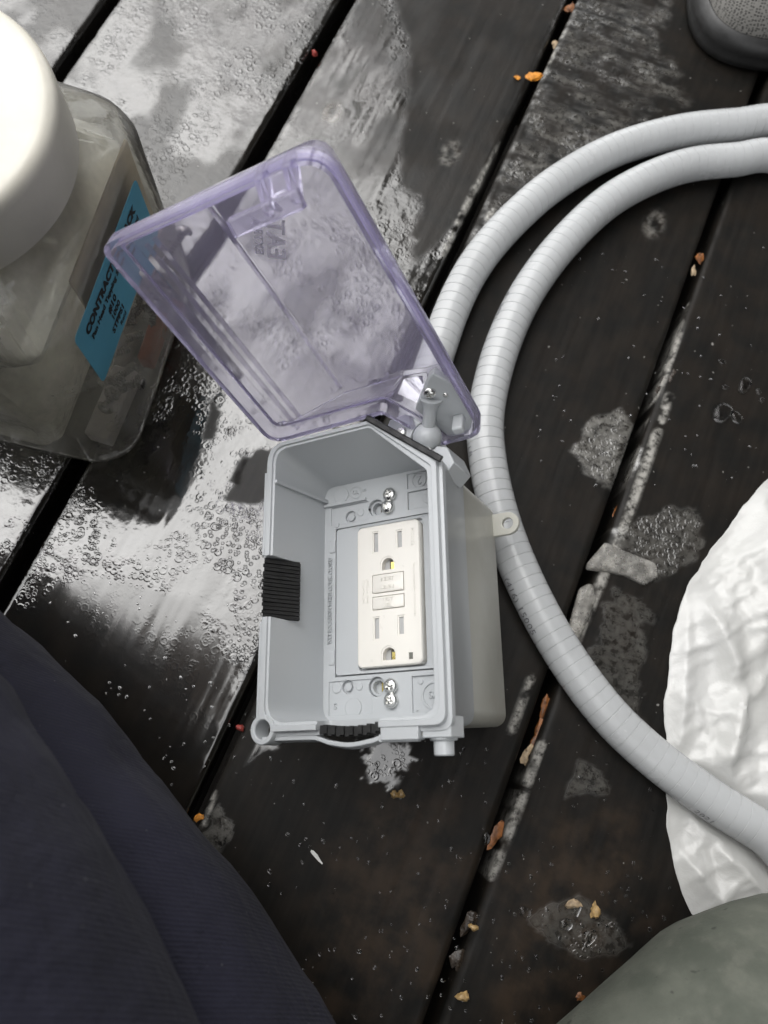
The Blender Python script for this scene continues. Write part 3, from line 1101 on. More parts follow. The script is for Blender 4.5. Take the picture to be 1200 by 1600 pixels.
for nm, y0, y1, txt in (('reset_button', 0.2, 9.2, 'RESET'), ('test_button', -7.6, -1.2, 'TEST')):
    bm = bmesh.new()
    loops_bm(bm, [L3(rrect(-8.05, 8.05, y0 + .35, y1 - .35, 0.5, 3), -1.15), L3(rrect(-8.05, 8.05, y0 + .35, y1 - .35, 0.5, 3), 0.25), L3(rrect(-7.6, 7.6, y0 + .8, y1 - .8, 0.4, 3), 0.5)])
    b = bm_obj(nm, bm, M['cream'], rec)
    ym = (y0 + y1) / 2
    dy = (y1 - y0) * 0.2
    emboss('lettering', txt, 2.4, (0, ym + dy, 0.5), 0, b, M['cream'], 0.32, spacing=1.1, bold=0.03)
    emboss('lettering', txt, 2.4, (0, ym - dy, 0.5), 180, b, M['cream'], 0.32, spacing=1.1, bold=0.03)
bm = bmesh.new()
box_bm(bm, (10.0, -31.1, -1.15), (11.8, -28.3, -0.25))
bm_obj('indicator_light', bm, M['led'], rec, None)
emboss('lettering', 'EATON', 2.4, (13.4, 25.0, 0.0), 90, face, M['cream'], 0.12, spacing=1.1)
emboss('lettering', 'TEST MONTHLY  SEE INSTRUCTIONS', 1.5, (13.6, 0.0, 0.0), 90, face, M['cream'], 0.1)
emboss('lettering', 'TEST MONTHLY', 1.6, (-13.0, 2.0, 0.0), 90, face, M['cream'], 0.1)
emboss('lettering', 'PRESS TO RESET', 1.6, (-10.8, 2.0, 0.0), 90, face, M['cream'], 0.1)

# cord gates: black ribbed flaps
gate = empty('cord_gate', outlet)
bm = bmesh.new()
for i in range(15):
    y = 14.2 - i * 1.78
    off = -1.6 if i % 2 else 0.0
    dz = 0 if 3 < i < 11 else -0.6
    j = random.uniform(-0.4, 0.4)
    loops_bm(bm, [[((-45.6 + off * .4) * .001, (y + j * .3) * .001, (34.6 + dz) * .001), ((-45.6 + off * .4) * .001, (y - 1.35 + j * .3) * .001, (34.6 + dz) * .001), (-36.8 * .001, (y - 1.45) * .001, 18.4 * .001), (-36.8 * .001, (y) * .001, 18.4 * .001)],
                  [((-44.6 + off * .4) * .001, (y + j * .3) * .001, (35.6 + dz) * .001), ((-44.6 + off * .4) * .001, (y - 1.35 + j * .3) * .001, (35.6 + dz) * .001), (-35.6 * .001, (y - 1.45) * .001, 19.4 * .001), (-35.6 * .001, y * .001, 19.4 * .001)]])
bm_obj('rib_stack', bm, M['rubber'], gate, None)
bm = bmesh.new()
loops_bm(bm, [[(x0 * .001, y * .001, z0 * .001) for x0, z0 in ((-45.9, 33.6), (-37.4, 17.9), (-36.6, 18.6), (-45.1, 34.2))] for y in (-12.3, 15.3)])
bm_obj('backing', bm, M['rubber'], gate, None)
gate2 = empty('cord_gate', outlet)
bm = bmesh.new()
for i in range(14):
    x = -14.2 + i * 2.0
    a = math.sin((i / 13) * math.pi * 2.0)
    dy = -62.0 - 1.1 * math.sin(i / 13 * math.pi)
    dz = 34.2 + 0.5 * (i % 2) + a * 0.4
    box_bm(bm, (x, dy - 1.4 + 0.6 * (i % 2), 25.5), (x + 1.8, dy + 2.2 + 0.4 * (i % 2), dz))
bm_obj('rib_stack', bm, M['rubber'], gate2, None)

# lower-edge lip, hasp ring, latch block and pivot pin
bm = bmesh.new()
prof = []
for i in range(25):
    x = -44 + i * 72 / 24.0
    dip = 2.2 * math.exp(-((x + 1) / 11.0) ** 2) + 1.2 * sstep(-16, -12, np.float64(x)) * (1 - sstep(10, 16, np.float64(x)))
    prof.append((x, -63.4 - dip))
loops_bm(bm, [[(x * .001, (y - 2.6) * .001, 28.5 * .001), (x * .001, y * .001, 28.5 * .001), (x * .001, y * .001, 33.2 * .001), (x * .001, (y - 1.8) * .001, 33.2 * .001)] for x, y in prof])
bevel(bm_obj('lower_lip', bm, M['gray'], cover), 0.0003)
bm = bmesh.new()
ring = []
C0 = (-42.2, -60.6)
n = 32
out = [(C0[0] + 6.3 * math.cos(a), C0[1] + 6.3 * math.sin(a)) for a in np.linspace(0, 2 * math.pi, n, endpoint=False)]
inn = [(C0[0] + 3.9 * math.cos(a), C0[1] + 3.9 * math.sin(a)) for a in np.linspace(0, 2 * math.pi, n, endpoint=False)]
inn2 = [(C0[0] + 4.4 * math.cos(a), C0[1] + 4.4 * math.sin(a)) for a in np.linspace(0, 2 * math.pi, n, endpoint=False)]
loops_bm(bm, [L3(out, 26.0), L3(out, 35.3), L3([(C0[0] + (x - C0[0]) * .95, C0[1] + (y - C0[1]) * .95) for x, y in out], 35.9), L3(inn2, 35.9), L3(inn, 35.4), L3(inn, 26.0)], closed=True)
bm_obj('hasp_ring', bm, M['gray'], cover)
bm = bmesh.new()
box_bm(bm, (14.6, -66.6, 29.5), (31.0, -61.0, 35.6))
box_bm(bm, (13.0, -67.2, 30.5), (29.8, -64.2, 34.2))
bevel(bm_obj('latch_block', bm, M['gray'], cover), 0.0004)
bm = bmesh.new()
box_bm(bm, (31.4, -66.0, 20.5), (43.4, -58.0, 33.0))
cyl_bm(bm, (37.6, 0, 27.0), (0, -1, 0), 5, 58, 72, 28, [(5.4, 58), (5.4, 66.6), (5.0, 67.0), (4.0, 67.1), (3.9, 72.2), (3.5, 72.6)])
pin = bm_obj('pivot_pin', bm, M['gray'], cover)
bevel(pin, 0.0003, 2, 50)
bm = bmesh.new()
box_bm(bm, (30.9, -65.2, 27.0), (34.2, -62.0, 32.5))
bm_obj('painted_keeper_shade', bm, M['slotdark'], cover, None)  # solid dark block painted in for the shade beside the pin

# side flange pieces on the left edge
for (y0, y1) in ((16.8, 57.5), (-56.0, -14.0)):
    bm = bmesh.new()
    box_bm(bm, (-48.0, y0, 27.5), (-46.0, y1, 33.0))
    box_bm(bm, (-46.2, y0, 28.0), (-45.0, y1, 32.0))
    bevel(bm_obj('side_flange', bm, M['gray'], cover), 0.0003)

# black seal lying along the cut-off corner
P0, P1 = np.array([10.5, 71.0, 36.8]), np.array([44.5, 44.5, 36.8])
bm = bmesh.new()
loops = []
for i in range(22):
    t = i / 21
    c = P0 + (P1 - P0) * t
    w = 1.5
    if t > 0.9: c = c + np.array([1.2, -1.0, 0.8]) * (t - 0.9) * 10
    c[2] += 0.25 * math.sin(i * 1.7)
    u = np.array([0.61, 0.79, 0])
    loops.append([tuple((c + u * a * w + np.array([0, 0, b])) * .001) for a, b in ((-0.8, -0.9), (0.8, -0.9), (1.0, 0.0), (0.6, 0.7), (-0.6, 0.7), (-1.0, 0.0))])
loops_bm(bm, loops)
bm_obj('corner_seal', bm, M['rubber'], outlet)

# hinge bracket outside the cut-off corner, with the ball and its stem
hinge = empty('hinge', outlet)
bm = bmesh.new()
loops_bm(bm, [L3([(11, 66), (40, 42), (45.5, 47), (42.5, 55.0), (36.5, 57.0), (33.5, 66.0), (25, 75.5), (14.5, 74.5)], z) for z in (4.0, 23.0)])
br = bm_obj('bracket', bm, M['gray'], hinge)
br.parent = hinge
bc = cyl_cut((32.6, 62.2, 0), (0, 0, 1), 7.6, 12, 40)
boolean(br, [bc])
br.data.materials.clear(); br.data.materials.append(M['gray'])
bevel(br, 0.0005)
bm = bmesh.new()
bmesh.ops.create_uvsphere(bm, u_segments=28, v_segments=16, radius=0.0066)
bmesh.ops.translate(bm, verts=bm.verts, vec=(0.0326, 0.0622, 0.0215))
bm_obj('ball', bm, M['gray'], hinge)
for c in ((20.4, 66.6, 23.0), (33.4, 54.2, 23.0)):
    screw('screw', c, (0, 0, 1), 2.9, hinge, M['zinc'], twist=0.6, h=1.8)

# ------------------------------------------------------------------ the clear lid, swung open
LREL = BX.inverted() @ LD
lid = empty('lid', outlet)
lid.matrix_basis = LREL


def lo(i, z, x0=-49, x1=49, y0=24, y1=140, tl=6, tr=15, bl=9, brr=10, xa=11, xb=27, yb=-3.5):
    """lid outline: the hinge corner hangs below the lower edge like the cut-off corner of the base"""
    P = [(x0 + i, y0 + i), (xa + i * 0.3, y0 + i), (xb + i * 0.3, yb + i), (x1 - i, yb + i), (x1 - i, y1 - i), (x0 + i, y1 - i)]
    return L3(rpoly(P, [max(1.5, bl - i), 3, 3, max(1.5, brr - i), max(1.5, tr - i), max(1.5, tl - i)], 6), z)


bm = bmesh.new()
back = dict(x0=-21, x1=37.5, y0=14, y1=130, tl=3, tr=9, bl=3, brr=6, xa=12, xb=24, yb=12)
mid = dict(x0=-45.8, x1=45.2, y0=22, y1=136.5, tl=5, tr=13, bl=6, brr=9, xa=11.5, xb=26, yb=1.0)
TH = 1.9
loops = [lo(0, 0), lo(0.2, -7.0), lo(3.0, -7.6), lo(0, -13.0, **mid), lo(0, -34.0, **back), lo(2.0, -36.0, **back),
         lo(2.6, -36.0 + TH, **back), lo(1.4, -34.0 + TH, **back), lo(1.9, -12.2, **mid), lo(5.4, -5.4), lo(2.6, -5.0), lo(2.4, 0.0)]
rows = loops_bm(bm, loops, cap0=False, cap1=False)
nn = len(rows[0])
for j in range(nn):                      # close the rim
    k = (j + 1) % nn
    bm.faces.new((rows[-1][j], rows[-1][k], rows[0][k], rows[0][j]))
# the flat back panel: outer and inner faces
ob = rows[5]; ib = rows[6]
for j in range(nn):
    k = (j + 1) % nn
    f = [fc for fc in ob[j].link_faces if ob[k] in fc.verts and ib[j] in fc.verts]
    for fc in f: bm.faces.remove(fc)
bm.faces.new(ob); bm.faces.new(list(reversed(ib)))
bm.normal_update()
nf = [f for f in bm.faces if f.calc_center_median().z < -0.0142]
for f in nf: f.material_index = 1
shell = bm_obj('lid_shell', bm, M['clear'], lid, 35)
shell.data.materials.append(M['frost'])
# ribs: the fold line of the back and the double groove on the bevel
bm = bmesh.new()
loops_bm(bm, [[((x) * .001, y * .001, z * .001) for x, z in ((-21.2, -33.2), (-19.2, -34.0), (-18.6, -33.2), (-20.4, -32.2))] for y in (18.5, 125)])
bm_obj('fold_rib', bm, M['clear'], shell)
for (xa, za) in ((-41.5, -16.0), (-38.5, -18.7)):
    bm = bmesh.new()
    loops_bm(bm, [[((xa + dx) * .001, y * .001, (za + dz + 2.2) * .001) for dx, dz in ((-0.9, 0.1), (0.7, -1.3), (1.0, -0.6), (-0.3, 0.8))] for y in (16, 128)])
    bm_obj('groove_rib', bm, M['clear'], shell)
# latch hook on the top edge
bm = bmesh.new()
for (x0, x1) in ((22.5, 26.0), (33.5, 37.0)):
    loops_bm(bm, [[(x * .001, y * .001, z * .001) for y, z in ((139.5, -8), (139.8, 2.0), (131.0, 9.0), (128.5, 7.0), (136.0, -6))] for x in (x0, x1)])
loops_bm(bm, [[(x * .001, (y) * .001, z * .001) for y, z in ((133.2, 5.2), (133.6, 8.6), (127.6, 10.6), (126.8, 7.0))] for x in (8.5, 37.2)])
loops_bm(bm, [[(x * .001, (y) * .001, z * .001) for y, z in ((138.2, 0.3), (138.6, 2.4), (133.6, 6.0), (133.2, 4.0))] for x in (25.8, 33.7)])
bevel(bm_obj('latch', bm, M['clear'], lid), 0.0006)
# raised lettering on the outside of the back, read in mirror image from inside
emboss('lettering', 'EAT\u00b7N', 10.5, (-1.0, 105.0, -33.6), 238, shell, M['letter'], 0.5, mirror=True, bold=0.12)
emboss('lettering', 'EXTRA', 5.2, (-9.8, 104.0, -33.7), 238, shell, M['letter'], 0.4, mirror=True)
# grey plate screwed into the hinge corner, and the stem that ends in the ball
plate = [(24.2, 19.0), (31.5, -3.5), (40.5, -4.5), (46.0, 6.0), (46.0, 27.0), (40.6, 36.0), (37.5, 34.0)]
bm = bmesh.new()
loops_bm(bm, [L3(plate, -7.0), L3(plate, -3.0)])
hp = bm_obj('hinge_plate', bm, M['gray'], lid)
bevel(hp, 0.0006)
bm = bmesh.new()
q0 = LREL.inverted() @ Vector((0.0326, 0.0622, 0.0215))
q1 = Vector((0.0335, 0.0225, -0.0030))
ax = (q1 - q0)
ln = ax.length * 1000
cyl_bm(bm, tuple(q0 * 1000), tuple(ax), 3, 0, ln, 20, [(2.9, 2), (2.9, ln * 0.72), (3.6, ln * 0.84), (5.0, ln)])
bm_obj('stem', bm, M['gray'], lid)
bm = bmesh.new()
for (a, b, h) in (((28.0, 12.0), (30.5, 9.0), 4.0), ((38.0, 10.0), (43.0, 6.0), 5.5)):
    box_bm(bm, (a[0], b[1], -3.2), (b[0], a[1], h))
bevel(bm_obj('stop_lug', bm, M['gray'], lid), 0.0008)
screw('screw', (34.6, 26.4, -2.9), (0, 0, 1), 2.9, lid, M['zinc'], twist=0.2, h=1.8)
for c in ((40.4, 22.8), (41.0, 8.6)):
    screw('rivet', (c[0], c[1], -2.9), (0, 0, 1), 1.2, lid, M['zinc'], twist=0.2, h=0.7)

# ------------------------------------------------------------------ conduit
RC = 0.0107
inner_px = [(1290, 1372), (1200, 1305), (1120, 1255), (1030, 1190), (950, 1115), (880, 1020), (825, 920), (785, 820), (762, 720), (760, 640), (785, 540), (828, 450), (890, 370), (965, 305), (1060, 262), (1150, 250), (1240, 250)]
outer_px = [(1240, 190), (1150, 196), (1060, 206), (960, 235), (870, 285), (800, 345), (745, 410), (708, 480), (680, 560), (655, 640), (635, 720), (622, 800), (618, 880)]
A = [at(x, y, RC + 0.0005) for x, y in inner_px]
B = [at(x, y, RC + 0.0005) for x, y in outer_px]
# the turn out of frame that joins both runs, and the free end inside it
turn = [np.array([x, y, RC + 0.0005]) for x, y in ((0.235, 0.515), (0.345, 0.475), (0.425, 0.385), (0.455, 0.265), (0.435, 0.14), (0.375, 0.055))]
tail = [np.array([x, y, RC + 0.0005]) for x, y in ((0.26, 0.455), (0.335, 0.40), (0.385, 0.31), (0.40, 0.21))]


def catmull(P, per=0.002):
    P = np.array(P)
    P = np.concatenate([[2 * P[0] - P[1]], P, [2 * P[-1] - P[-2]]])
    out = []
    for i in range(1, len(P) - 2):
        p0, p1, p2, p3 = P[i - 1:i + 3]
        n = max(2, int(np.linalg.norm(p2 - p1) / 0.001))
        for t in np.linspace(0, 1, n, endpoint=False):
            out.append(0.5 * ((2 * p1) + (-p0 + p2) * t + (2 * p0 - 5 * p1 + 4 * p2 - p3) * t * t + (-p0 + 3 * p1 - 3 * p2 + p3) * t ** 3))
    out.append(P[-2])
    return np.array(out)


def resample(C, step):
    d = np.concatenate([[0], np.cumsum(np.linalg.norm(np.diff(C, axis=0), axis=1))])
    s = np.arange(0, d[-1], step)
    return np.stack([np.interp(s, d, C[:, k]) for k in range(3)], 1), s


def smooth_path(C, n):
    k = np.hanning(2 * n + 1); k /= k.sum()
    pad = np.concatenate([np.repeat(C[:1], n, 0), C, np.repeat(C[-1:], n, 0)])
    return np.stack([np.convolve(pad[:, i], k, 'valid') for i in range(3)], 1)


def frames(C):
    T = np.gradient(C, axis=0)
    T /= np.linalg.norm(T, axis=1)[:, None]
    up = np.array([0, 0, 1.0])
    S = np.cross(T, up); S /= np.linalg.norm(S, axis=1)[:, None]
    U = np.cross(S, T)
    return T, S, U


def conduit(name, pts, label, print_specs, group=None):
    root = empty(name)
    root.location = pts[0]
    tag(root, label, 'conduit')
    C0, s = resample(catmull(pts), 0.001)
    C0 = smooth_path(C0, 14)
    d = np.concatenate([[0], np.cumsum(np.linalg.norm(np.diff(C0, axis=0), axis=1))])
    pitch = 0.0063
    ss, rr = [], []
    k = 0
    rng = random.Random(3)
    while (k + 1) * pitch < d[-1] - 0.001:
        b = k * pitch
        for f, r in ((0.0, RC), (0.015, RC), (0.5, RC + 0.00002), (0.905, RC), (0.925, RC - 0.00026), (0.985, RC - 0.00026)):
            ss.append(b + f * pitch); rr.append(r)
        k += 1
    ss = np.array(ss); rr = np.array(rr)
    C = np.stack([np.interp(ss, d, C0[:, i]) for i in range(3)], 1)
    T, S, U = frames(C)
    n = 32
    ang = np.arange(n) * 2 * math.pi / n
    # rings lean a little: helical wrap
    skew = 0.0012
    V = []
    for i in range(len(C)):
        ring = C[i] + T[i] * (skew * np.sin(ang))[:, None] + rr[i] * (np.cos(ang)[:, None] * S[i] + np.sin(ang)[:, None] * U[i])
        V.append(ring)
    bm = bmesh.new()
    loops_bm(bm, [[tuple(v) for v in ring] for ring in V], cap0=False, cap1=False)
    # hollow ends
    for end in (0, -1):
        c, t, s_, u_ = C[end], T[end] * (1 if end == 0 else -1), S[end], U[end]
        L = []
        for r_, dd in ((RC, 0), (RC - 0.0022, 0), (RC - 0.0022, 0.03)):
            L.append([tuple(c + t * dd + r_ * (math.cos(a) * s_ + math.sin(a) * u_)) for a in ang])
        loops_bm(bm, L, cap0=False, cap1=True)
    bmesh.ops.remove_doubles(bm, verts=bm.verts, dist=1e-6)
    bmesh.ops.translate(bm, verts=bm.verts, vec=-Vector(pts[0]))
    tube = bm_obj('tube', bm, M['conduit'], root, 25)
    # printed legends wrapped on the tube
    for txt, s0, a0, size, flip in print_specs:
        me = text_mesh(txt, size, 0, 'LEFT', 1.1)
        co = np.zeros(len(me.vertices) * 3); me.vertices.foreach_get('co', co); co = co.reshape(-1, 3)
        sg = -1 if flip else 1
        sv = s0 + sg * co[:, 0]
        av = a0 + sg * co[:, 1] / RC
        Cc = np.stack([np.interp(sv, d, C0[:, i]) for i in range(3)], 1)
        T0, S0, U0 = frames(C0)
        Sx = np.stack([np.interp(sv, d, S0[:, i]) for i in range(3)], 1)
        Ux = np.stack([np.interp(sv, d, U0[:, i]) for i in range(3)], 1)
        W = Cc + (RC + 0.00022) * (np.cos(av)[:, None] * Sx + np.sin(av)[:, None] * Ux) - np.array(pts[0])
        me.vertices.foreach_set('co', W.ravel())
        me.update()
        link('printed_legend', me, M['ink'], tube, None)
    return root, d, C0


def s_at(C0, d, px, py):
    p = at(px, py, RC)
    return d[np.argmin(np.linalg.norm(C0[:, :2] - p[:2], axis=1))]


full = list(reversed(B)) + turn + A + tail
Cp = smooth_path(resample(catmull(full), 0.001)[0], 14)
dp = np.concatenate([[0], np.cumsum(np.linalg.norm(np.diff(Cp, axis=0), axis=1))])
conduit('flexible_conduit', full, 'coiled light grey flexible conduit lying on the deck beside the outlet box',
        [('(416) 15005', s_at(Cp, dp, 800, 900), math.radians(158), 0.0060, True),
         ('UL', s_at(Cp, dp, 768, 700), math.radians(165), 0.006, True),
         ('01 2021', s_at(Cp, dp, 806, 470), math.radians(160), 0.0058, True),
         ('2021', s_at(Cp, dp, 1095, 1235), math.radians(160), 0.005, True)])

# ------------------------------------------------------------------ jar of screws
JA = math.radians(10.5)
JC = np.array([-0.244, 0.1376, 0.0])
JM = Matrix.Translation(Vector(JC)) @ Matrix.Rotation(JA, 4, 'Z')
jar = empty('plastic_jar', mw=JM)
tag(jar, 'square clear plastic jar with a wide white lid and blue label, full of screws', 'jar')
bm = bmesh.new()


def sq(h, r, z):
    return L3(rrect(-h, h, -h, h, r, 8), z)


loops = [sq(61, 20, 1.5), sq(65.5, 22, 2.5), sq(68.3, 24, 7), sq(69, 24, 16), sq(68.4, 24, 70), sq(68.2, 25, 126), sq(67, 27, 132), sq(62, 34, 140), sq(55, 52, 147), sq(53, 52.5, 149), sq(53, 52.5, 156)]
loops_bm(bm, loops, cap0=True, cap1=False)
body = bm_obj('jar_body', bm, M['jar'], jar, 40)
bm = bmesh.new()
prof = [(61.2, 151.5), (61.4, 152.5), (61.4, 174), (61.0, 176.5), (59.6, 178.6), (57.0, 179.6), (54, 179.2), (30, 178.8), (6, 178.8)]
cyl_bm(bm, (0, 0, 0), (0, 0, 1), 60, 0, 1, 96, prof)
bm_obj('jar_lid', bm, M['lidwhite'], jar, 50)
# label on the right face (local +x)
LX = 69.1


def on_face(u, v):
    """u along local +y, v up; the face leans in very slightly"""
    return Vector((LX + 0.25 - 0.011 * (v - 16) , u, v)) * 0.001


bm = bmesh.new()
lab = rrect(-48.5, 36.5, -20.5, 20.5, 3, 4)
LU, LV = 0.0, 100.0
loops_bm(bm, [[on_face(LU + u, LV + v) + Vector((d, 0, 0)) for u, v in lab] for d in (0, 0.0002)])
label = bm_obj('label', bm, M['labelblue'], jar, None)
LINES = [('CONTRACTORS PACK', 6.4, -7, 12.0, 0.42), ('Pan Head Tapping Screw Zinc Plated', 4.3, -6, 5.6, 0.2), ('#10', 5.6, -17, -0.6, 0.3), ('1000', 5.0, -17, -6.2, 0.2), ('STPPS1', 5.0, -18, -11.6, 0.25), ('Reid', 4.0, -15, -16.6, 0.08)]
for txt, size, du, dv, bold in LINES:
    me = text_mesh(txt, size * .001, 0, 'CENTER', 1.02, bold * .001)
    for v in me.vertices:
        p = on_face(LU + du + v.co.x * 1000, LV + dv + v.co.y * 1000)
        v.co = p + Vector((0.00035, 0, 0))
    link('lettering', me, M['black_ink'], label, None)

# crumpled bag in the jar
bm = bmesh.new()
loops = []
N = 72
for k in range(26):
    t = k / 25
    z = 5 + 138 * t
    hx0, hx1 = -65, 26 + 6 * math.sin(t * 5) + 34 * float(sstep(0.55, 0.8, np.float64(t)))
    shrink = 1.0 if t < 0.8 else 1 - 1.4 * (t - 0.8)
    loop = []
    base = rrect(hx0 * shrink, hx1 * shrink, -65 * shrink, 64 * shrink, 14, 17)
    for j, (x, y) in enumerate(base):
        nz = float(fbm(np.array([x * .03 + 9]), np.array([y * .03 + z * .02]), 3)[0] - 0.5)
        nz2 = float(fbm(np.array([j * .35]), np.array([z * .04]), 12)[0] - 0.5)
        sc = 1 - 0.10 * abs(nz) * 2 + 0.06 * nz2
        loop.append((x * sc * .001, y * sc * .001, (z + 10 * nz2) * .001))
    loops.append(loop)
loops_bm(bm, loops)
ib = bm_obj('clear_bag', bm, M['innerbag'], None, 25)
ib.matrix_world = JM
tag(ib, 'crumpled milky clear plastic bag stuffed inside the screw jar', 'plastic bag')


def plate_thing(name, lo_, hi_, mat, label, cat, mw):
    bm = bmesh.new()
    box_bm(bm, lo_, hi_)
    o = bm_obj(name, bm, mat, None, 40)
    bevel(o, 0.0012, 3)
    o.matrix_world = mw
    return tag(o, label, cat)


plate_thing('card', (60.5, -26, 62), (62.2, 50, 128), M['tan'], 'tan card standing behind the blue label inside the jar', 'card', JM)
plate_thing('plastic_block', (44, -52, 4), (58, -8, 16), M['milk'], 'milky white plastic strip lying at the bottom of the screw jar', 'plastic piece', JM @ Matrix.Rotation(math.radians(-4), 4, 'Z'))
plate_thing('plastic_clip', (56, -6, 8), (64, 26, 20), M['orange'], 'orange red plastic piece at the bottom right of the screw jar', 'plastic piece', JM)


def screw_mesh():
    bm = bmesh.new()
    prof = [(0.2, 0.0), (1.0, 1.5)]
    z = 1.5
    while z < 18.6:
        prof += [(1.75, z), (2.35, z + 0.55), (1.75, z + 1.1)]
        z += 1.55
    prof += [(1.9, 19.6), (4.4, 19.8), (4.5, 20.6), (3.9, 22.0), (2.2, 23.0), (0.5, 23.3)]
    cyl_bm(bm, (0, 0, 0), (0, 0, 1), 1, 0, 1, 14, prof)
    bmesh.ops.recalc_face_normals(bm, faces=bm.faces)
    me = bpy.data.meshes.new('pan_head_screw')
    bm.to_mesh(me); bm.free()
    me.materials.append(M['steelscrew'])
    me.polygons.foreach_set('use_smooth', [True] * len(me.polygons))
    me.set_sharp_from_angle(angle=math.radians(35))
    return me


SM = screw_mesh()
# (local x, y, z, tilt direction az, elevation) against the right face of the jar
spots = [(55, 32, 66, 200, 20), (58, 22, 58, 165, 35), (61, 10, 52, 250, 25), (56, -2, 47, 80, 10), (61, -12, 44, 235, 30), (62, 2, 36, 240, 35), (61, -14, 30, 250, 25), (62, -24, 26, 255, 45), (60, -26, 38, 262, 5),
         (52, 10, 40, 40, 15), (50, -18, 34, 140, 10), (58, 40, 54, 100, 5), (54, 26, 44, 310, 20), (48, -32, 28, 20, 12), (59, 44, 36, 70, 25), (57, 30, 30, 250, 5), (52, -4, 26, 190, 12), (60, 12, 24, 95, 18)]
WH = ['beside the orange piece', 'under the label corner', 'slanting below the label', 'lying flat at the jar bottom']
for i, (x, y, z, az, el) in enumerate(spots):
    o = bpy.data.objects.new('pan_head_screw', SM)
    COL.objects.link(o)
    dv = Vector((math.cos(math.radians(az)) * math.cos(math.radians(el)), math.sin(math.radians(az)) * math.cos(math.radians(el)), math.sin(math.radians(el))))
    o.matrix_world = JM @ Matrix.Translation((x * .001, y * .001, z * .001)) @ dv.to_track_quat('Z', 'Y').to_matrix().to_4x4()
    tag(o, 'small dull zinc pan head screw heaped below the blue label in the jar', 'screw', 'loose screws in the jar')

# ------------------------------------------------------------------ white plastic bag on the right
outl = [(1215, 725), (1160, 790), (1110, 860), (1072, 918), (1050, 985), (1040, 1060), (1036, 1130), (1038, 1210), (1042, 1290), (1052, 1350), (1065, 1395), (1080, 1428), (1130, 1470), (1160, 1520)]
OL = np.array([at(x, y)[:2] for x, y in outl])
order = np.argsort(OL[:, 1])
yy = np.linspace(OL[:, 1].min(), OL[:, 1].max(), 190)
xl = np.interp(yy, OL[order, 1], OL[order, 0]) + 0.004 * (fbm(yy * 60, yy * 0 + 3, 97, 4) - 0.5)
uu = np.linspace(0, 1, 150) ** 1.25
XR = 0.46
X = xl[:, None] + (XR - xl[:, None]) * uu[None, :]
Y = np.repeat(yy[:, None], len(uu), 1)
edge_d = (X - xl[:, None])
f1 = fbm(X * 26 + 0.35 * Y * 26, Y * 9, 91, 3)
f2 = np.abs(fbm(X * 38 + Y * 10, Y * 30 - X * 20, 92, 4) - 0.5) * 2
f3 = np.abs(fbm(X * 70 - Y * 50, Y * 24, 95, 4) - 0.5) * 2
Z = 0.0012 + 0.016 * sstep(0.3, 0.8, f1) * sstep(0, 0.05, edge_d) + 0.0025 * (1 - f2) ** 5 + 0.0016 * (1 - f3) ** 6
Z *= 0.25 + 0.75 * sstep(0.0, 0.02, edge_d)
# long folds
for (p, q, h, w) in (((1085, 930), (1145, 1065), 0.010, 0.008), ((1150, 1075), (1118, 1215), 0.008, 0.006), ((1070, 925), (1060, 1180), 0.005, 0.007), ((1190, 760), (1185, 1000), 0.008, 0.010), ((1110, 1320), (1190, 1390), 0.007, 0.006), ((1060, 1330), (1130, 1420), 0.005, 0.005)):
    a, b = at(*p)[:2], at(*q)[:2]
    e = b - a
    t = np.clip(((X - a[0]) * e[0] + (Y - a[1]) * e[1]) / (e @ e), 0, 1)
    dd = np.hypot(X - a[0] - e[0] * t, Y - a[1] - e[1] * t)
    Z += h * np.exp(-(dd / w) ** 1.3) * np.sin(np.clip(t, 0.02, 0.98) * math.pi) ** 0.5
# the conduit presses it flat
dc = np.full(X.shape, 1e9)
for p in Cp[::4]:
    dc = np.minimum(dc, np.hypot(X - p[0], Y - p[1]))
Z = np.minimum(Z, 0.0006 + np.maximum(0, dc - 0.0095) * 0.9)
Z = np.maximum(Z, 0.0006)
n0, n1 = X.shape
idx = np.arange(n0 * n1).reshape(n0, n1)
me = bpy.data.meshes.new('plastic_bag')
me.from_pydata(np.stack([X.ravel(), Y.ravel(), Z.ravel()], 1).tolist(), [], np.stack([idx[:-1, :-1].ravel(), idx[:-1, 1:].ravel(), idx[1:, 1:].ravel(), idx[1:, :-1].ravel()], 1).tolist())
bagw = link('plastic_bag', me, M['whitebag'], None, 70)
sm_ = bagw.modifiers.new('film', 'SOLIDIFY'); sm_.thickness = 0.0003; sm_.offset = 1
tag(bagw, 'crumpled white plastic bag spread on the deck under the conduit', 'plastic bag')


# ------------------------------------------------------------------ people
def limb(name, path, radii, mat, parent, seed, amp=0.006, n=48, flat=1.0, wr=18):
    """continuous cloth-covered limb along a path"""
    P = catmull(path)
    C, s = resample(P, 0.006)
    C = smooth_path(C, 5)
    d0 = np.concatenate([[0], np.cumsum(np.linalg.norm(np.diff(np.array(path), axis=0), axis=1))])
    rr = np.interp(np.linspace(0, d0[-1], len(C)), d0, radii)
    T = np.gradient(C, axis=0); T /= np.linalg.norm(T, axis=1)[:, None]
    u = np.array([0.3, -0.5, 0.8])
    loops = []
    for i in range(len(C)):
        u = u - T[i] * (u @ T[i]); u /= np.linalg.norm(u)
        v = np.cross(T[i], u)
        a = np.arange(n) * 2 * math.pi / n
        nz = fbm(np.cos(a) * 1.4 + 5 + i * 0.006 * wr, np.sin(a) * 1.4 + 5 + i * 0.002 * wr, seed, 4) - 0.5
        r = rr[i] + amp * nz * 2
        loops.append([tuple(C[i] + r[k] * (math.cos(a[k]) * u + flat * math.sin(a[k]) * v)) for k in range(n)])
    bm = bmesh.new()
    loops_bm(bm, loops)
    return bm_obj(name, bm, mat, parent, 60)


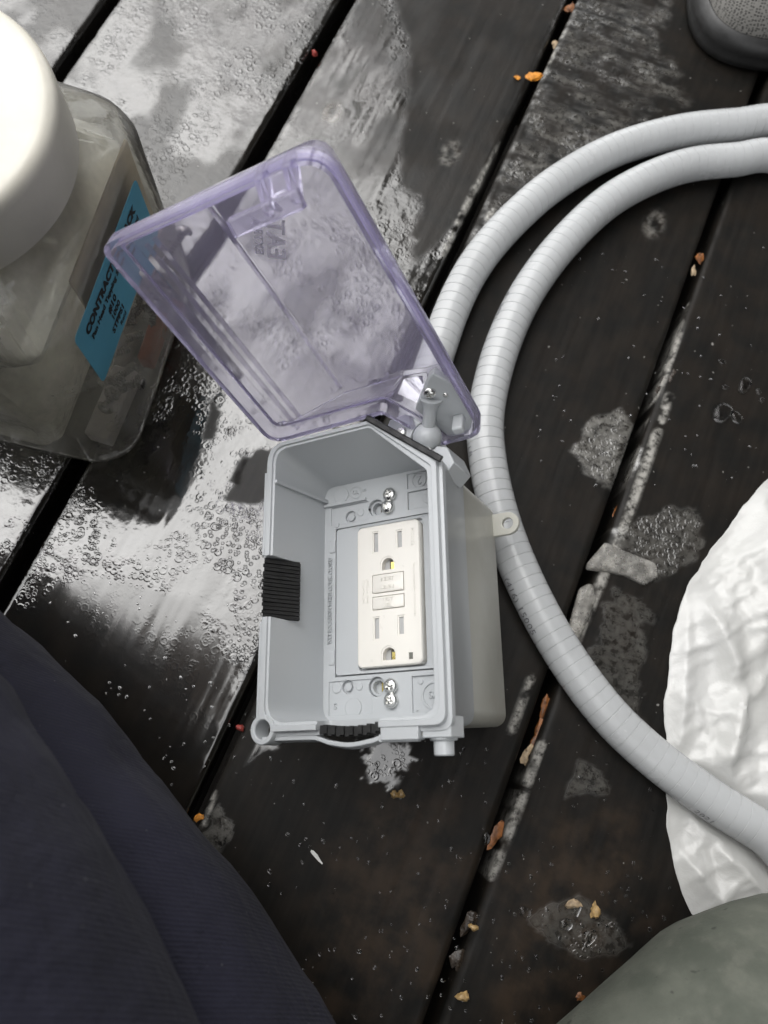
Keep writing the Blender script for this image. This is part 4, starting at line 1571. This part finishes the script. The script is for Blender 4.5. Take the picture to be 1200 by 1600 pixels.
def tangent_axis(pts, z, r):
    """axis points of a limb of radius r whose far silhouette runs through the given pixels at height z"""
    out = []
    Q = [at(x, y, z) for x, y in pts]
    for i, (x, y) in enumerate(pts):
        a, b = pts[max(0, i - 1)], pts[min(len(pts) - 1, i + 1)]
        nrm = np.cross(ray(*a), ray(*b)); nrm /= np.linalg.norm(nrm)
        if nrm @ (CAM_R @ np.array([-1, -1, 0.0])) < 0: nrm = -nrm
        out.append(Q[i] + nrm * r)
    return out


person = empty('person')
shin = tangent_axis([(-170, 800), (0, 960), (110, 1062), (240, 1208), (330, 1312), (425, 1455), (515, 1600), (600, 1750)], 0.085, 0.072)
thigh = tangent_axis([(-140, 890), (0, 1085), (100, 1232), (200, 1395), (310, 1600), (390, 1760)], 0.165, 0.085)
person.location = (float(shin[-1][0]), float(shin[-1][1]), 0)
tag(person, 'person crouching in navy twill trousers at the lower left of the box', 'person')
bpy.context.view_layer.update()
off = Matrix.Translation(person.location).inverted()
knee = (shin[0] + thigh[0]) / 2 + (shin[0] - shin[1]) * 0.7
hip = thigh[-1] + (thigh[-1] - thigh[-2]) * 0.6 + np.array([0, 0, 0.03])
path = [hip] + list(reversed(thigh)) + [knee] + list(shin) + [shin[-1] + (shin[-1] - shin[-2]) * 0.8]
rad = [0.1] + [0.085] * len(thigh) + [0.078] + [0.072] * len(shin) + [0.06]
lg = limb('trouser_leg', path, rad, M['navy'], person, 21, 0.006)
lg.data.transform(off)
# upper body leaning over the camera, seen only mirrored in the wet boards
hipc = hip + np.array([-0.12, -0.12, 0.02])
torso = [hip, hipc + np.array([-0.05, 0.0, 0.12]), np.array([-0.50, -0.30, 0.45]), np.array([-0.39, -0.13, 0.66]), np.array([-0.33, -0.07, 0.78]), np.array([-0.30, -0.04, 0.85])]
tb = limb('jacket', torso, [0.12, 0.17, 0.19, 0.18, 0.10, 0.06], M['navy'], person, 22, 0.01)
arm = limb('sleeve', [np.array([-0.36, -0.14, 0.72]), np.array([-0.26, -0.22, 0.58]), np.array([-0.13, -0.15, 0.52]), np.array([-0.06, -0.07, 0.48])], [0.07, 0.06, 0.05, 0.04], M['navy'], person, 23, 0.006)
arm.data.transform(off)
tb.data.transform(off)
bm = bmesh.new()
bmesh.ops.create_icosphere(bm, subdivisions=4, radius=1.0)
for v in bm.verts:
    c = v.co
    j = 1.0 + (0.06 if c.z < -0.3 and c.x > 0 else 0)
    v.co = Vector((c.x * 0.092 * j, c.y * 0.078, c.z * 0.115))
    if c.x > 0.8 and abs(c.y) < 0.3 and -0.35 < c.z < 0.15: v.co.x += 0.018 * (1 - abs(c.y) / 0.3)
mh = Matrix.Translation((-0.27, -0.02, 0.94)) @ Matrix.Rotation(math.radians(10), 4, 'Z') @ Matrix.Rotation(math.radians(35), 4, 'Y')
bmesh.ops.transform(bm, matrix=off @ mh, verts=bm.verts)
bm_obj('head', bm, M['skin'], person, 60)
bm = bmesh.new()
bmesh.ops.create_icosphere(bm, subdivisions=3, radius=1.0)
for v in bm.verts:
    c = v.co
    v.co = Vector((c.x * 0.1 - 0.012, c.y * 0.088, max(c.z, -0.2 - 0.5 * (c.x < 0)) * 0.122 + 0.006))
    if c.x > 0.35 and c.z < 0.55: v.co *= 0.85
bmesh.ops.transform(bm, matrix=off @ mh, verts=bm.verts)
bm_obj('hair', bm, M['hair'], person, 60)

# second person's olive knee at the lower right
person2 = empty('person')
KP = at(1215, 1648, 0.06)
person2.location = (float(KP[0]), float(KP[1]), 0)
tag(person2, 'bent knee of a person in scuffed olive trousers at the lower right corner', 'person')
bpy.context.view_layer.update()
off2 = Matrix.Translation(person2.location).inverted()
k0 = KP
dirw = at(1215, 1648, .06) - at(1039, 1813, .06)
dirw /= np.linalg.norm(dirw)
kpath = [k0 - dirw * 0.36 + np.array([0, 0, 0.06]), k0 - dirw * 0.22 + np.array([0, 0, 0.03]), k0 - dirw * 0.1 + np.array([0, 0, 0.008]), k0 + dirw * 0.0, k0 + dirw * 0.03 + np.array([0.008, -0.004, -0.012]), k0 + dirw * 0.045 + np.array([0.03, -0.02, -0.03])]
o = limb('trouser_leg', kpath, [0.07, 0.066, 0.062, 0.060, 0.05, 0.025], M['olive'], person2, 33, 0.003, wr=8)
o.data.transform(off2)

# ------------------------------------------------------------------ shoe at the top right
toe = at(1172, 72, 0.0)
fw = at(1205, 195, 0.0) - at(1205, 95, 0.0)
fw[2] = 0; fw /= np.linalg.norm(fw)
ang = math.atan2(fw[1], fw[0])
SMW = Matrix.Translation(Vector((toe[0], toe[1], 0))) @ Matrix.Rotation(ang, 4, 'Z')
shoe = empty('shoe', mw=SMW)
tag(shoe, 'toe of a black shoe with grey mesh upper and black rubber rim', 'shoe')


def shoe_loop(grow, z, cut=0):
    # local +x is the toe direction; toe tip near x = 22 mm
    pts = [(-250, -30), (-200, -34), (-120, -38), (-60, -46), (-20, -47), (6, -40), (20, -24), (24, 0), (20, 22), (6, 38), (-20, 46), (-60, 46), (-120, 40), (-200, 34), (-250, 30), (-268, 0)]
    P = np.array(pts, float)
    c = np.array([-110.0, 0])
    Q = np.concatenate([P[-1:], P, P[:2]])
    out = []
    for i in range(1, len(Q) - 2):
        p0, p1, p2, p3 = Q[i - 1:i + 3]
        for t in np.linspace(0, 1, 5, endpoint=False):
            out.append(0.5 * ((2 * p1) + (-p0 + p2) * t + (2 * p0 - 5 * p1 + 4 * p2 - p3) * t * t + (-p0 + 3 * p1 - 3 * p2 + p3) * t ** 3))
    O = np.array(out)
    T = np.roll(O, -1, 0) - np.roll(O, 1, 0)
    Nn = np.stack([T[:, 1], -T[:, 0]], 1); Nn /= np.linalg.norm(Nn, axis=1)[:, None]
    O = O + Nn * grow
    return [(x * .001, y * .001, z * .001) for x, y in O]


bm = bmesh.new()
loops_bm(bm, [shoe_loop(-3, 0.5), shoe_loop(1.0, 3), shoe_loop(2.0, 8), shoe_loop(1.0, 11), shoe_loop(1.6, 12.5), shoe_loop(1.0, 18), shoe_loop(-1.2, 22), shoe_loop(-3.6, 23.4), shoe_loop(-5.2, 22.6), shoe_loop(-5.6, 18)])
bm_obj('rubber_rim', bm, M['rubber'], shoe, 50)
bm = bmesh.new()
loops_bm(bm, [shoe_loop(-4.2, 19), shoe_loop(-5.5, 27), shoe_loop(-9, 34), shoe_loop(-15, 40), shoe_loop(-24, 44), shoe_loop(-34, 47)])
bm_obj('mesh_upper', bm, M['shoemesh'], shoe, 60)

# ------------------------------------------------------------------ debris in and on the boards
def scrap(name, px, py, size, mat, label, cat, seed, z=0.0006, thick=0.25, elong=1.6, ang=0.0, curl=0.3, jag=1.0):
    """a small irregular leaf, chip or seed with real thickness"""
    rng = random.Random(seed)
    bm = bmesh.new()
    n = 12
    top, bot_ = [], []
    loops = []
    for f, zz in ((0.55, 0.0), (0.95, 0.12), (1.0, 0.3), (0.75, 0.75), (0.3, 1.0)):
        L = []
        for i in range(n):
            a = 2 * math.pi * i / n
            r = (0.8 + 0.16 * math.sin(2 * a + seed) + 0.12 * math.sin(3 * a + seed * 2.1) + rng.uniform(-0.2, 0.2) * jag) * f
            x, y = r * elong * math.cos(a), r * math.sin(a)
            L.append((x * size * .5, y * size * .5, (zz * thick + curl * 0.25 * x * x) * size))
        loops.append(L)
    loops_bm(bm, loops)
    o = bm_obj(name, bm, mat, None, 24)
    p = at(px, py, z)
    o.location = p
    o.rotation_euler = (rng.uniform(-.15, .15), rng.uniform(-.15, .15), ang)
    return tag(o, label, cat)


GA = 1.57
scrap('leaf_scrap', 833, 122, 0.011, M['leaf2'], 'bright orange torn leaf scrap by the gap near the shoe', 'leaf', 1, 0.001, 0.25, 1.2, 0.6)
scrap('leaf_scrap', 808, 122, 0.004, M['leaf2'], 'tiny orange crumb just left of the bright orange leaf scrap', 'leaf', 2, 0.0006, 0.3, 1.4, 0.2)
scrap('dead_leaf', 775, 1303, 0.0065, M['leaf'], 'narrow rusty brown leaf lying in the lower gap between boards', 'leaf', 3, -0.004, 0.08, 2.6, GA, 0.1)
scrap('dead_leaf', 890, 15, 0.007, M['leaf'], 'orange leaf bit in the gap at the top edge', 'leaf', 4, -0.003, 0.3, 1.8, GA)
scrap('dead_leaf', 1092, 405, 0.0055, M['leaf'], 'orange brown leaf strip in the gap right of the coil', 'leaf', 5, -0.002, 0.25, 2.4, GA)
scrap('wood_chip', 1083, 425, 0.0042, M['chip'], 'pale wood chip below the orange strip right of the coil', 'wood chip', 6, -0.001, 0.3, 2.0, GA)
scrap('leaf_scrap', 312, 1277, 0.005, M['leaf2'], 'small orange leaf bit in the gap beside the navy trousers', 'leaf', 7, -0.002, 0.3, 1.3, 0.5)
scrap('berry', 376, 1137, 0.0048, M['berry'], 'dark red berry in the gap left of the box corner', 'berry', 8, -0.001, 0.8, 1.05, 0.0, 0)
scrap('berry', 492, 86, 0.0048, M['berry'], 'pink red berry in the gap at the top left of the lid', 'berry', 9, -0.002, 0.8, 1.05, 0.0, 0)
scrap('seed', 616, 1241, 0.0045, M['seed'], 'tan seed left of its twin below the outlet box', 'seed', 10, 0.0005, 0.7, 1.2, 0.2, 0)
scrap('seed', 627, 1241, 0.0045, M['seed'], 'tan seed right of its twin below the outlet box', 'seed', 11, 0.0005, 0.7, 1.2, 1.0, 0)
scrap('seed', 930, 1424, 0.006, M['seed'], 'curved yellow seed husk on the board near the olive knee', 'seed', 12, 0.0005, 0.5, 1.6, GA, 0.2)
scrap('wood_chip', 895, 1412, 0.006, M['chip'], 'brown grey shard on the board near the olive knee', 'wood chip', 13, 0.0005, 0.35, 1.4, 0.2, 0.1)
scrap('seed', 724, 1556, 0.006, M['seed'], 'round tan seed in the debris of the gap at the bottom', 'seed', 14, 0.0005, 0.6, 1.2, 0.4, 0)
scrap('seed', 740, 1448, 0.004, M['seed'], 'small tan seed on the dark bark clump', 'seed', 15, 0.006, 0.6, 1.3, 0.4, 0)
scrap('sliver', 494, 1338, 0.0022, M['sliver'], 'thin white plastic sliver on the dark board', 'sliver', 16, 0.0004, 0.06, 5.0, -0.35, 0.02, 0.3)
scrap('leaf_scrap', 906, 1497 + 60, 0.004, M['leaf'], 'tiny orange leaf tip beside the olive knee', 'leaf', 17, 0.0004, 0.3, 1.5, 0.8)
for i, (x, y, s_, e, mt, lb) in enumerate(((1045, 595, 0.010, 1.6, 'bark', 'brown bark crumb bridging the gap right of the coil'), (1062, 618, 0.006, 1.5, 'chip', 'paler bark crumb just below the brown crumb right of the coil'),
                                          (1030, 610, 0.006, 1.3, 'bark', 'dark bark crumb left of the brown crumb right of the coil'), (965, 800, 0.0055, 2.8, 'leaf', 'orange wood strip in the gap under the grey ice patch'),
                                          (850, 1105, 0.0055, 2.8, 'leaf', 'rust coloured wood splinter in the gap under the conduit'), (838, 1150, 0.006, 3.0, 'leaf', 'long rusty splinter in the gap below the conduit'), (822, 1180, 0.006, 2.0, 'chip', 'pale wood splinter in the gap below the conduit'),
                                          (770, 1405, 0.009, 1.3, 'bark', 'larger dark bark clump in the lower gap'), (735, 1440, 0.009, 1.9, 'bark', 'long dark bark clump below the larger one in the gap'), (715, 1500, 0.008, 1.8, 'bark', 'lowest dark bark clump in the gap'),
                                          (868, 72, 0.007, 1.5, 'chip', 'pale wet chip in the gap above the orange leaf'))):
    scrap('bark_crumb' if mt == 'bark' else 'wood_splinter', x, y, s_, M[mt], lb, 'bark' if mt == 'bark' else 'wood chip', 40 + i, -0.003 if mt == 'bark' else -0.006, 0.3, e, GA, 0.1)
# grey lump of old ice laid across the gap
for (pts, lb, sd) in (([(918, 880), (945, 848), (960, 855), (975, 862), (1022, 880), (1028, 902), (1005, 915), (975, 900), (940, 893), (915, 890)], 'grey melting ice lump lying across the gap right of the box', 3),
                      ([(905, 920), (925, 910), (930, 935), (905, 1000), (885, 1015), (888, 980)], 'grey ice strip filling the gap below the ice lump', 4)):
    P = np.array([at(x, y)[:2] for x, y in pts])
    c = P.mean(0)
    L0 = rpoly([tuple(p) for p in P], [0.003] * len(P), 4)
    bm = bmesh.new()
    loops = []
    for f, z in ((1.0, -0.001), (1.02, 0.0008), (0.95, 0.002), (0.8, 0.0029), (0.45, 0.0034), (0.1, 0.0034)):
        loops.append([(c[0] + (x - c[0]) * f, c[1] + (y - c[1]) * f, z + 0.0012 * float(fbm(np.array([x * 260 * f]), np.array([y * 260 * f]), sd)[0] - .5) * (z > 0)) for x, y in L0])
    loops_bm(bm, loops)
    tag(bm_obj('ice_lump', bm, M['crust'], None, 60), lb, 'ice')


# water drops standing on the boards
def water():
    t = NT('water')
    p = t.bsdf((1, 1, 1), 0.0, Transmission_Weight=1.0, IOR=1.33)
    return t.done(p)


M['water'] = water()
rng = np.random.RandomState(5)
bm = bmesh.new()


def drop(px, py, r, h=0.45, e=1.0):
    p = at(px, py)
    n = 14
    a0 = rng.uniform(0, 6)
    loops = []
    for f, z in ((1.0, 0.00005), (0.98, h * 0.35), (0.82, h * 0.72), (0.5, h * 0.95), (0.15, h)):
        loops.append([(p[0] + r * f * (1 + .18 * math.sin(2 * a + a0) + .1 * math.sin(3 * a)) * math.cos(a), p[1] + r * e * f * (1 + .18 * math.sin(2 * a + a0)) * math.sin(a), z * r if z > 0.0001 else 0.0002) for a in np.linspace(0, 2 * math.pi, n, endpoint=False)])
    loops_bm(bm, loops)


for (x, y, r, e) in ((1128, 565, .0022, .8), (1163, 602, .0042, 1.3), (1133, 605, .002, 1), (1128, 645, .0065, 1.0), (1150, 652, .004, 1.0), (1185, 612, .002, 1), (1190, 625, .0018, 1), (760, 1310, .0022, 1.4), (820, 1425, .003, 1.0), (884, 1445, .003, 1.2), (920, 1465, .003, 1.6), (900, 1420, .003, 1.2)):
    drop(x, y, r, 0.45, e)
for i in range(220):
    x, y = rng.uniform(420, 1060), rng.uniform(1150, 1600)
    drop(x, y, rng.uniform(0.0004, 0.0011), 0.5)
for i in range(70):
    drop(rng.uniform(840, 1200), rng.uniform(380, 760), rng.uniform(0.0004, 0.0010), 0.5)
for i in range(60):
    drop(rng.uniform(60, 400), rng.uniform(880, 1250), rng.uniform(0.0004, 0.0009), 0.5)
tag(bm_obj('water_drops', bm, M['water'], None, 60), 'tiny clear water drops standing on the dark boards', 'water drops', kind='stuff')
print('tris', sum(len(m.loop_triangles) or len(m.polygons) * 2 for m in bpy.data.meshes))
